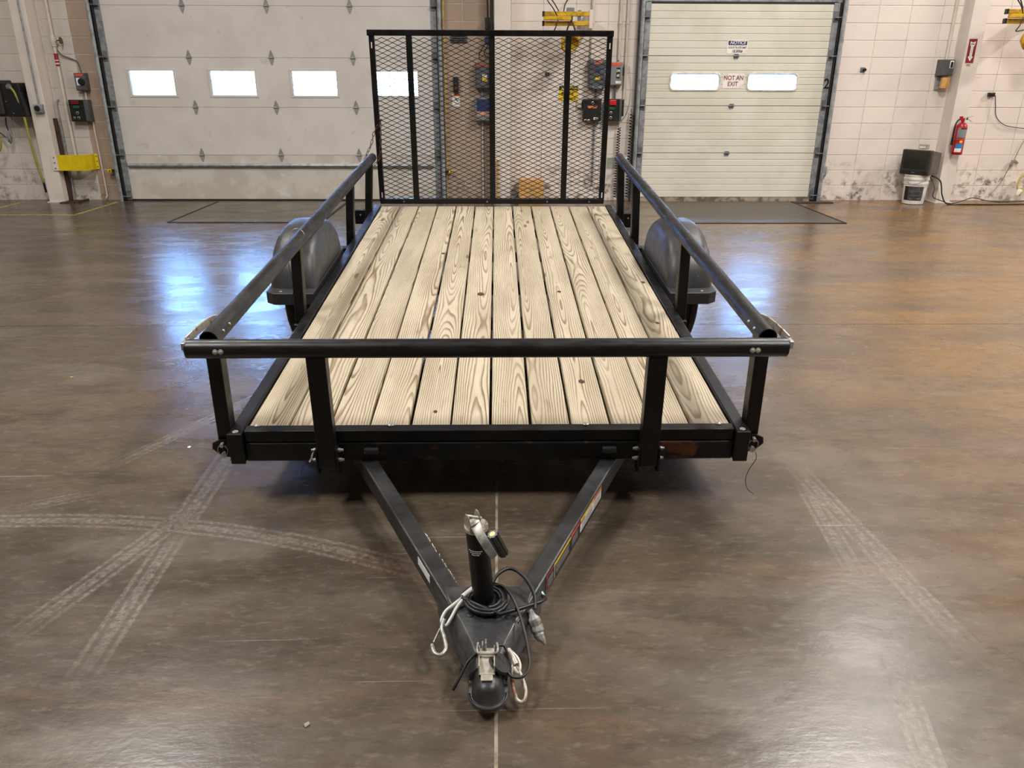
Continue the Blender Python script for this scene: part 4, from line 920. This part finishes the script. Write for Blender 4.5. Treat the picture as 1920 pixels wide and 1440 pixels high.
ring(t, -.025, .105, f - .006); ring(t, -.02, .045, f - .006); ring(t, -.075, .045, f - .006, .015)
conduit('thin white conduit below the black button panel left of the big door', [(-5.275, 10.66, 1.01), (-5.265, 10.66, .5), (-5.262, 10.66, .06), (-5.28, 10.65, .03)], .011, PIPEW)
t = thing('guard_bracket', 'bright yellow bent steel guard bracket fixed to the left column', 'bracket', (-5.55, 10.45, .41))
th = .006; pr = [(-.19, -.012), (.15, -.10), (.30, .225), (.345, .225), (.345, .219), (.304, .219), (.154, -.106), (-.19, -.018)]
MB().prism([(-.16, -.012), (.19, -.02), (.215, .215), (.25, .222), (.25, .215), (.22, .208), (.196, -.027), (-.16, -.019)], 2, 0, .195).build('plate', YEL, t)
MB().box(-.235, -.16, -.018, -.012, 0, .195).build('grey_end', COLM, t)
for z in (.03, .1, .165):
    for q in ((-.20, -.022, z), (.235, .21, z)): MB().lathe([(.008, -.004), (.008, .003)], 8, 1).build('bolt', GALVD, t, loc=q)
tag(MB().box(-.02, .02, -.035, .0, 0, 1.05).box(-.02, -.014, -.035, .03, 0, 1.05).build('angle_iron', IRON, None, 0, loc=(-5.712, 10.60, 0)), 'rusty brown angle iron upright beside the left column', 'angle iron')
conduit('thin bright conduit bent at the top, between the left column and the white standpipe', [(-5.665, 10.67, 1.275), (-5.68, 10.64, 1.26), (-5.685, 10.63, 1.22), (-5.685, 10.63, .3), (-5.685, 10.62, .06)], .010, GALV)
tag(MB().prism([(-.13, 0), (.13, 0), (.13, .012), (-.118, .012), (-.118, .03), (-.13, .03)], 0, -.13, .13).build('floor_iron', IRON, None, 0, loc=(-5.63, 10.50, 0), rot=(0, 0, R(90))), 'rusty iron angle lying on the floor at the foot of the left column', 'iron bar')
def eye(x, z, s, label):
    t = wall_thing('photo_eye', label, 'sensor', x, z, 10.60)
    MB().box(-.035, .02, -.02, .02, -.018, .022).build('body', YELP, t, .004); MB().box(.02 if s > 0 else -.075, .075 if s > 0 else -.035, -.014, .014, -.012, .02).build('arm', BLKPL, t, .003)
    MB().box(-.012, .004, -.022, -.02, -.006, .008).build('lens', BLKP, t); MB().box(-.01, .05 if s > 0 else .01, .02, .08, -.01, .01).build('mount', GALVD, t)
eye(-5.13, .392, 1, 'yellow photo eye sensor at the left foot of the big garage door')
eye(-.62, .385, -1, 'yellow photo eye sensor at the right foot of the big door, behind the ramp gate')

# ---- between the doors
t, w, h, f = enclosure('vent_plate', 'dark louvred plate high on the tan wall behind the ramp gate top', 'vent', -.60, -.385, 1.965, 2.06, .02, DKGREY)
for z in (.02, .045, .07): plate(t, 'slat', BLKPL, -w + .02, w - .02, z, z + .012, f, .004)
t, w, h, f = enclosure('signal_light', 'small black signal light with red and green lamps on the tan wall', 'signal light', -.572, -.505, 1.375, 1.565, .06, BLKPL)
button(t, 'lamp_lens', REDP, 0, .05, f, .018, .015); button(t, 'lamp_lens', GREENB, 0, .105, f, .018, .015)
t, w, h, f = enclosure('switch_box', 'grey disconnect switch with brown top beside the white column, behind the mesh', 'switch box', -.285, -.085, 1.425, 1.725, .12, DKGREY)
plate(t, 'label_strip', pm('brown_label', (150, 84, 52), .5), -.09, .09, h - .045, h - .008, f); plate(t, 'white_label', WHITEP, -.01, .05, .13, .165, f); plate(t, 'yellow_label', YELP, -.01, .055, .085, .125, f); MB().box(w, w + .03, -.09, -.05, .09, .26).build('lever', BLKPL, t, .004)
t, w, h, f = enclosure('control_box', 'grey control box with navy blue label beside the white column, behind the mesh', 'control box', -.295, -.075, 1.03, 1.32, .13, MIDGREY)
plate(t, 'blue_label', NAVYP, -w + .025, w - .02, .12, .265, f); plate(t, 'pink_label', pm('pink_label', (206, 150, 124), .5), -w + .025, w - .02, .065, .115, f)
conduit('thin grey conduit joining the blue labelled box to the switch above it', [(-.2, 10.64, 1.425), (-.2, 10.64, 1.32)], .014, MIDGREY)
conduit('thin conduit running from the blue labelled box to the floor', [(-.2, 10.655, 1.03), (-.2, 10.655, .03)], .012, PIPEW)
t = thing('hanging_chain', 'dark door chain hanging beside the white column above the ramp gate', 'chain', (-.125, 10.57, 1.98))
MB().tube([(0, 0, 0), (.005, 0, .3), (0, 0, .62), (0, 0, 1.3)], .012, 6).build('chain_run', IRON, t, 0, 1, 40)
MB().box(-.03, .03, -.03, .03, .13, .27).build('pull_block', BLKPL, t, .006, 2); MB().box(-.035, .03, -.03, .03, -.04, .05).build('controller', pm('indigo_case', (44, 40, 80), .4), t, .006, 2)
conduit('dark pipe running up the left edge of the middle column', [(-.072, 10.50, 3.2), (-.072, 10.50, .02)], .018, CABLE)
tag(MB().tube(spline([(-.15, 10.56, 1.96), (-.22, 10.58, 1.85), (-.23, 10.6, 1.78), (-.16, 10.6, 1.74)], 8), .006, 8).build('cable', CABLE, None, 0, 1, 60), 'black cable looping from the chain controller to the brown topped switch', 'cable')
tag(MB().tube(spline([(-.11, 10.56, 1.95), (-.17, 10.57, 1.83), (-.09, 10.58, 1.78), (-.066, 10.6, 1.74)], 8), .006, 8).build('cable', CABLE, None, 0, 1, 60), 'second black cable hanging from the chain controller beside the column', 'cable')
def dock_light(x, y, z, label, flip=1):
    t = thing('dock_light', label, 'dock light', (x, y, z))
    def b(nm, m, x0, x1, y0, y1, z0, z1, bv=.004): return MB().box(min(x0 * flip, x1 * flip), max(x0 * flip, x1 * flip), y0, y1, z0, z1).build(nm, m, t, bv)
    b('upper_arm', YELD, -.52, .02, -.03, .02, .105, .155); b('upper_arm', YELD, -.52, .02, -.03, .02, .0, .05); b('fore_arm', YELD, -.53, -.20, -.09, -.04, .055, .10)
    b('end_cap', BLKPL, -.545, -.52, -.034, .024, .10, .158); b('end_cap', BLKPL, -.545, -.52, -.034, .024, -.004, .054); b('pivot', GALVD, -.12, -.08, -.02, .02, -.03, .17)
    b('wall_mount', COLM, .02, .06, -.03, .46, -.03, .175); b('junction_box', MIDGREY, -.25, -.16, 0, .08, .155, .20); b('fore_cap', IRON, -.20, -.185, -.095, -.035, .05, .105)
    hx = -.20 * flip
    MB().tube(spline([(hx - .05, -.06, -.06), (hx - .03, -.06, .0), (hx, -.06, .045), (hx + .03, -.06, .0), (hx + .05, -.06, -.06)], 6), .010, 8).build('yoke', IRON, t, 0, 1, 60)
    MB().lathe([(.05, .05), (.085, .02), (.112, -.05), (.117, -.08), (.10, -.085), (.08, -.05), (.0, -.03)], 24, 1).build('lamp_head', YELD, t, 0, 1, 50, loc=(hx - .03, -.05, -.16), rot=(R(35), 0, R(20) * flip))
    MB().lathe([(.045, .05), (.06, .0), (.05, -.05), (.02, -.07)], 18, 1).build('lamp_back', YELD, t, 0, 1, 50, loc=(hx + .06, -.03, -.13), rot=(R(-20), 0, 0))
    c = MB().tube(spline([(-.36 * flip, -.07, .08), (-.42 * flip, -.09, .18), (-.49 * flip, -.08, .27), (-.44 * flip, -.05, .28), (-.35 * flip, -.02, .16)], 8), .007, 8).build('cable', CABLE, t, 0, 1, 60)
    MB().tube(spline([(-.29 * flip, -.02, .155), (-.27 * flip, 0, .24), (-.20 * flip, .1, .34), (-.10 * flip, .3, .46)], 8), .007, 8).build('cable', CABLE, t, 0, 1, 60)
    MB().tube(spline([(-.36 * flip, -.08, .06), (-.39 * flip, -.09, -.03), (-.42 * flip, -.09, -.09), (-.33 * flip, -.08, -.08), (-.25 * flip, -.06, -.06)], 8), .007, 8).build('cable', CABLE, t, 0, 1, 60)
    return t
dock_light(1.085, 10.2, 2.135, 'yellow swing arm dock light above the ramp gate')
dock_light(6.70, 10.2, 2.185, 'yellow swing arm dock light cut by the right picture edge')
for (x, lab) in ((1.20, 'white conduit running down behind the right part of the ramp gate'), (1.553, 'white conduit left of the pair beside the cream dock door'), (1.645, 'white conduit right of the pair beside the cream dock door')):
    conduit(lab, [(x, 10.655, 3.4), (x, 10.655, 2.2), (x, 10.655, 1.77 if x < 1.6 else 1.30)], .018 if x > 1.3 else .02, PIPEW, (2.2,))
t, w, h, f = enclosure('switch_box', 'large dark grey disconnect switch with blue and yellow labels behind the ramp gate', 'switch box', 1.165, 1.385, 1.43, 1.77, .14, DKGREY)
plate(t, 'warning_label', pm('salmon_label', (196, 100, 78), .5), -.05, .05, h - .05, h - .012, f); plate(t, 'blue_label', NAVYP, -.03, .03, .19, .235, f); plate(t, 'yellow_label', YELP, -.03, .035, .105, .135, f); plate(t, 'base_label', pm('lilac_label', (120, 124, 160), .5), -.06, .06, .0, .03, f)
MB().box(w, w + .035, -.11, -.06, .14, .30).build('lever', BLKPL, t, .004); MB().box(w, w + .022, -.1, -.07, .28, .32).build('lever_tip', REDB, t, .003)
t, w, h, f = enclosure('switch_box', 'light grey switch with an orange strip right of the ramp gate', 'switch box', 1.44, 1.60, 1.465, 1.745, .10, MIDGREY)
plate(t, 'label_strip', ORANGEP, -w + .012, w - .02, h - .045, h - .012, f); plate(t, 'door_label', BLKP, .0, .048, .085, .215, f)
text('lettering', 'DR', .04, WHITEP, t, (.024, f - .0025, .175), .8, 0, .001); text('lettering', '#2', .04, WHITEP, t, (.024, f - .0025, .12), .8, 0, .001)
plate(t, 'white_label', CREAMP, -.005, .065, .025, .055, f); MB().box(w, w + .02, -.08, -.04, .12, .22).build('lever', BLKPL, t, .004)
conduit('dark grey conduit from the light grey switch down to the red button panel', [(1.52, 10.63, 1.465), (1.52, 10.63, 1.305)], .014, DKGREY)
conduit('grey conduit from the large dark switch to the black orange labelled box', [(1.27, 10.63, 1.43), (1.27, 10.63, 1.305)], .014, DKGREY)
t, w, h, f = enclosure('control_box', 'black control box with orange label and white knob behind the ramp gate', 'control box', 1.11, 1.345, 1.03, 1.305, .12, BLKPL)
ring(t, .0, h - .05, f); plate(t, 'orange_label', pm('salmon_orange_print', (224, 112, 74), .5), -.06, .06, h - .115, h - .085, f); plate(t, 'white_print', WHITEP, .02, .08, .02, .05, f); plate(t, 'white_print', WHITEP, -.10, -.03, .012, .024, f); plate(t, 'print_window', BLKP, .033, .07, .025, .038, f - .002)
t, w, h, f = enclosure('button_station', 'black button panel with a big red button right of the ramp gate', 'button panel', 1.40, 1.61, 1.03, 1.305, .12, DKGREY)
plate(t, 'front_plate', BLKPL, -w + .004, w - .03, .004, h - .004, f, .005)
MB().box(-.06, .025, f - .04, f - .005, h - .078, h - .012).build('red_button', REDB, t, .01, 3); MB().box(-.06, .01, f - .018, f - .005, h - .135, h - .095).build('green_button', GREENB, t, .004)
ring(t, -.035, .105, f - .005); ring(t, -.035, .045, f - .005); MB().box(w, w + .03, -.10, -.03, .06, .26).build('side_cover', BLKPL, t, .004)
conduit('thin grey conduit from the black orange labelled box to the floor', [(1.27, 10.655, 1.03), (1.27, 10.655, .20)], .013, MIDGREY)
t, w, h, f = enclosure('junction_box', 'small beige junction box left of the black orange labelled box', 'junction box', 1.035, 1.10, 1.19, 1.30, .05, PIPEW)
def coil_cord(x, z0, z1, label, r=.021, turns=27):
    t = thing('coil_cord', label, 'cord', (x, 10.60, z0)); n = turns * 8
    MB().tube([(r * math.cos(k * PI / 4) + .01 * (k / n), r * math.sin(k * PI / 4), (z1 - z0) * k / n) for k in range(n + 1)], .0062, 5).build('coil', CABLE, t, 0, 1, 60)
    MB().tube([(0, 0, z1 - z0), (0, .02, z1 - z0 + .05)], .006, 6).build('plug', CABLE, t, 0, 1, 60)
coil_cord(1.585, .05, .95, 'black coiled cord hanging under the red button control panel')
coil_cord(1.745, .05, 1.13, 'black coiled cord hanging along the left track of the cream dock door', .024, 29)
tag(MB().tube(spline([(1.69, 10.65, 1.70), (1.73, 10.65, 1.40), (1.70, 10.65, 1.15), (1.62, 10.64, 1.03), (1.59, 10.62, .98)], 8), .003, 6).build('cable', MIDGREY, None, 0, 1, 60), 'thin grey wire drooping beside the pair of white conduits', 'cable')
tag(MB().box(0, .17, -.003, 0, 0, .14).build('painted_patch', GREENPATCH, None, 0, loc=(1.462, WY - .002, .425)), 'grey green painted square patch low on the wall by the right rail', 'patch')
tag(MB().box(-.03, .03, -.03, 0, -.02, .02).cyl((0, -.03, 0), (0, -.05, 0), .012, 10).build('wall_plug', DKGREY, None, .003, loc=(.64, WY, 1.60)), 'small grey wall fitting seen through the ramp gate', 'fitting')
t = thing('cardboard_box', 'tan cardboard box standing on the floor behind the ramp gate', 'box', (.44, 10.48, 0))
MB().box(-.165, .165, -.12, .14, 0, .30).build('body', CARD, t, .003); MB().box(-.165, .165, -.125, -.12, .20, .302).build('flap', CARD, t); MB().box(-.03, .03, -.1215, -.12, 0, .2).build('tape', TANPAPER, t)
tag(MB().box(-.012, .018, -.012, .012, 0, .55).build('wood_strip', TANPAPER, None, .002, loc=(-.005, 10.42, 0)), 'thin tan wooden strip leaning at the foot of the middle column', 'wood strip')
tag(MB().box(-.06, .05, -.05, .05, 0, .13).box(-.05, .04, -.07, -.05, .02, .09).build('floor_fitting', GALVD, None, .006, loc=(.215, 10.52, 0)), 'small grey metal box on the floor left of the cardboard box', 'box')

# ---- right of the dock door
t = wall_thing('wall_anchor', 'small dark metal anchor on the blank wall right of the dock door', 'fitting', 4.737, 1.665)
MB().box(-.035, .025, -.012, 0, -.03, .03).build('plate', GALVD, t, .003); MB().cyl((.01, -.012, 0), (.01, -.05, 0), .018, 10).build('stub', BLKPL, t, 0, 1, 40)
conduit('white conduit coming down to the grey switch left of the right column', [(5.79, 10.655, 3.4), (5.79, 10.655, 1.79)], .02, PIPEW)
t, w, h, f = enclosure('switch_box', 'dark grey switch box left of the right column with cardboard tucked below', 'switch box', 5.69, 5.865, 1.595, 1.79, .11, DKGREY)
plate(t, 'toggle_plate', CREAMP, .022, .07, .09, .18, f); plate(t, 'toggle', BLKPL, .032, .058, .10, .165, f, .012)
MB().box(-.07, .02, -.03, -.005, -.165, -.01).build('lower_bracket', GALV, t, .003)
tag(MB().prism([(-.045, -.03), (.0, -.055), (.055, -.03), (.055, .02), (-.045, .02)], 2, 0, .13).build('cardboard_scrap', CARD, None, .002, loc=(5.79, 10.60, 1.445)), 'folded brown cardboard tucked under the dark grey switch box', 'cardboard')
t, w, h, f = enclosure('junction_box', 'small grey box at the foot of the dock door track on its right', 'junction box', 4.385, 4.44, .33, .46, .05, GALV)
conduit('grey conduit climbing beside the right track of the cream dock door', [(4.395, 10.64, 3.0), (4.395, 10.64, 2.0), (4.395, 10.64, .46)], .017, GALV, (2.0,))
t = thing('fire_extinguisher', 'red fire extinguisher with blue and white labels on the right column', 'extinguisher', (6.008, 10.375, .635))
MB().lathe([(.055, 0), (.066, .008), (.068, .03), (.068, .345), (.060, .372), (.035, .392), (.018, .398), (.018, .41)], 28).build('cylinder', REDX, t, 0, 1, 50)
MB().cyl((0, 0, .405), (0, 0, .45), .020, 14).build('valve', REDX, t, 0, 1, 40); MB().box(-.045, -.012, -.018, .018, .425, .475).build('valve_cap', REDX, t, .005, 2)
MB().beam((.0, 0, .452), (.125, 0, .475), .016, .004).beam((.0, 0, .44), (.07, 0, .435), .016, .004).beam((.07, 0, .435), (.12, 0, .408), .016, .004).build('handle', ZINC, t, .001)
MB().cyl((.03, -.02, .445), (.045, -.03, .445), .014, 12).build('gauge', BLKPL, t, 0, 1, 40)
MB().tube(spline([(-.03, 0, .44), (-.07, -.005, .42), (-.095, -.01, .35), (-.098, -.01, .25), (-.096, -.01, .20)], 8), .010, 10).build('hose', CABLE, t, 0, 1, 60)
MB().cyl((-.096, -.01, .21), (-.094, -.01, .12), .012, 10, .016).build('nozzle', CABLE, t, 0, 1, 40)
def wrap(nm, m, a0, a1, z0, z1, r=.0687):
    n = 10; vs = []; fs = []
    for k in range(n + 1):
        an = R(a0 + (a1 - a0) * k / n)
        for z in (z0, z1): vs.append((r * math.sin(an), -r * math.cos(an), z))
    fs = [(2 * k, 2 * k + 2, 2 * k + 3, 2 * k + 1) for k in range(n)]
    MB().add(vs, fs).build(nm, m, t, 0, 1, 60)
wrap('data_label', pm('grey_label', (128, 130, 132), .45), -62, 50, .215, .335); wrap('label_header', BLKP, -30, 50, .318, .333, .0689)
wrap('strap', pm('silver_strap', (150, 130, 128), .4, .4), -80, 80, .192, .2, .0692); wrap('inspection_sticker', YELP, -22, 8, .150, .180); wrap('blue_label', BLUEP, -52, 20, .085, .14); wrap('white_label', WHITEP, -58, 12, .035, .082)
MB().box(-.03, .03, .066, .08, .10, .36).build('wall_hook', GALVD, t)
# television on a dark cabinet, bucket in front
rt = R(-55)
tvt = thing('television', 'old dark grey tube television balanced on the white bucket in the right corner', 'television', (5.60, 10.43, .381), (0, 0, rt))
MB().box(-.19, .19, -.17, -.10, 0, .315).build('bezel', TVM, tvt, .012, 2)
mbv = MB(); vs = [(-.183, -.10, .005), (.183, -.10, .005), (.183, -.10, .31), (-.183, -.10, .31), (-.15, .19, .01), (.15, .19, .01), (.15, .19, .27), (-.15, .19, .27)]
mbv.add(vs, [(0, 1, 2, 3), (7, 6, 5, 4), (0, 4, 5, 1), (1, 5, 6, 2), (2, 6, 7, 3), (3, 7, 4, 0)]).build('case', TVSIDE, tvt, .008, 2)
sv = []; ns = 8
for j in range(ns + 1):
    for i in range(ns + 1):
        u, v = i / ns * 2 - 1, j / ns * 2 - 1; sv.append((u * .15, -.171 - .012 * (1 - u * u * .5 - v * v * .5), .185 + v * .108))
MB().add(sv, [(j * (ns + 1) + i, j * (ns + 1) + i + 1, (j + 1) * (ns + 1) + i + 1, (j + 1) * (ns + 1) + i) for j in range(ns) for i in range(ns)]).build('screen', SCREEN, tvt, 0, 1, 60)
MB().box(-.18, .18, -.176, -.17, .012, .055).build('control_strip', BLKPL, tvt, .002); MB().box(-.02, .02, -.1775, -.176, .03, .036).build('badge', GALV, tvt)
t = thing('set_top_box', 'small beige box lying on top of the old television', 'box', (5.60, 10.44, .697), (0, 0, rt))
MB().box(-.055, .055, -.03, .04, 0, .065).build('case', pm('beige_plastic', (170, 160, 140), .5), t, .005, 2); plate(t, 'panel', CREAMP, -.04, .04, .012, .038, -.03)
t = thing('bucket', 'white plastic bucket with a dark label under the old television', 'bucket', (5.56, 10.40, 0))
MB().lathe([(.120, .002), (.131, .008), (.133, .02), (.145, .26), (.152, .262), (.153, .285), (.148, .29), (.149, .315), (.157, .318), (.157, .34), (.150, .345), (.151, .365), (.156, .368), (.156, .38), (.0, .38)], 36).build('body', BUCKET, t, 0, 1, 40)
vs = []; n = 14
for k in range(n + 1):
    an = R(-70 + 100 * k / n - 12)
    for (z, r) in ((.055, .1368), (.235, .1452)): vs.append((r * math.sin(an), -r * math.cos(an), z))
MB().add(vs, [(2 * k, 2 * k + 2, 2 * k + 3, 2 * k + 1) for k in range(n)]).build('label', pm('dark_bucket_label', (58, 58, 60), .4, 0, (76, 78, 80), 20), t, 0, 1, 60)
vs = []
for k in range(5):
    an = R(-82 + 22 * k / 4)
    for (z, r) in ((.055, .1372), (.235, .1456)): vs.append((r * math.sin(an), -r * math.cos(an), z))
MB().add(vs, [(2 * k, 2 * k + 2, 2 * k + 3, 2 * k + 1) for k in range(4)]).build('label_edge', BLKP, t, 0, 1, 60)
for z, a0, a1 in ((.12, -48, 10), (.17, -48, 10), (.072, -48, -36), (.075, -10, 12)):
    vs = []
    for k in range(7):
        an = R(a0 + (a1 - a0) * k / 6); r = .1368 + (z - .055) * .0467 + .0006
        for dz in (0, .004 if a1 - a0 > 30 else .012): vs.append((r * math.sin(an), -r * math.cos(an), z + dz))
    MB().add(vs, [(2 * k, 2 * k + 2, 2 * k + 3, 2 * k + 1) for k in range(6)]).build('label_print', GREYPR, t, 0, 1, 60)
MB().tube(spline([(-.157, 0, .31), (-.12, -.12, .27), (-.02, -.16, .295), (.05, -.155, .335), (.02, -.16, .34), (-.03, -.16, .31)], 8), .0025, 6).build('bail', ZINC, t, 0, 1, 60)
# cords on the right
def cord(label, pts, r, m, name='cord'): return tag(MB().tube(spline(pts, 8), r, 7).build(name, m, None, 0, 1, 60), label, 'cord')
cord('thick black cord running from behind the television along the floor to the right edge', [(5.76, 10.42, .36), (5.86, 10.36, .30), (5.90, 10.32, .12), (5.97, 10.28, .012), (6.20, 10.26, .009), (6.50, 10.25, .009), (6.90, 10.28, .009), (7.40, 10.32, .009)], .009, CABLE)
cord('thin black cord looping at the foot of the right column', [(5.76, 10.44, .34), (5.80, 10.36, .22), (5.79, 10.34, .10), (5.90, 10.34, .05), (6.05, 10.33, .010), (6.25, 10.40, .04), (6.45, 10.52, .06), (6.70, 10.55, .012), (7.0, 10.50, .012), (7.4, 10.50, .05)], .006, CABLE)
t, w, h, f = enclosure('wall_outlet', 'black power adapter plugged into the wall right of the right column', 'outlet', 6.435, 6.515, 1.345, 1.395, .05, BLKPL)
cord('black cord hanging from the wall adapter to the right picture edge', [(6.515, 10.63, 1.36), (6.55, 10.64, 1.25), (6.60, 10.65, 1.10), (6.72, 10.65, 1.0), (6.90, 10.65, .96), (7.2, 10.65, .94)], .005, CABLE)
cord('pale cord with a connector drooping down the wall to the floor at right', [(7.15, 10.66, .90), (7.04, 10.66, .76), (6.98, 10.66, .55), (6.92, 10.66, .40), (6.86, 10.66, .24), (6.72, 10.64, .05)], .0045, pm('taupe_cord', (140, 126, 110), .5))
t = thing('cord_connector', 'beige inline cord connector hanging on the wall at the right', 'connector', (6.965, 10.64, .50))
MB().beam((-.03, 0, -.03), (-.005, 0, .04), .03, .03, (0, 1, 0)).build('plug', pm('taupe_cord', (140, 126, 110), .5), t, .004); MB().beam((.005, 0, .04), (.06, 0, .0), .03, .03, (0, 1, 0)).build('socket', pm('taupe_cord', (140, 126, 110), .5), t, .004)
t = thing('rope_hank', 'bundle of yellow rope against the wall at the right picture edge', 'rope', (7.12, 10.6, .10))
MB().tube(spline([(0, 0, 0), (-.05, 0, .10), (-.03, 0, .22), (.03, 0, .24), (.05, 0, .10), (.0, -.02, .0)], 8, True), .012, 7, True).build('rope', pm('yellow_rope', (190, 176, 90), .7), t, 0, 1, 60)
MB().box(-.05, .02, -.02, .02, -.02, .06).build('tag', CREAMP, t, .004)
# ---- debris on the floor
for (x, y, lab, m) in ((-2.27, 3.86, 'small tan chip on the floor at the left, far from the trailer', TANPAPER), (-1.33, 3.0, 'small pale flake on the floor left of the front rail corner', CREAMP), (-.47, 1.45, 'tiny tan chip on the floor at lower left of the coupler', CONCLINE)):
    tag(MB().prism([(-.008, -.005), (.006, -.007), (.010, .003), (-.003, .007)], 2, 0, .004).build('debris_chip', m, None, .001, loc=(x, y, 0), rot=(0, 0, random.uniform(0, 3))), lab, 'debris')
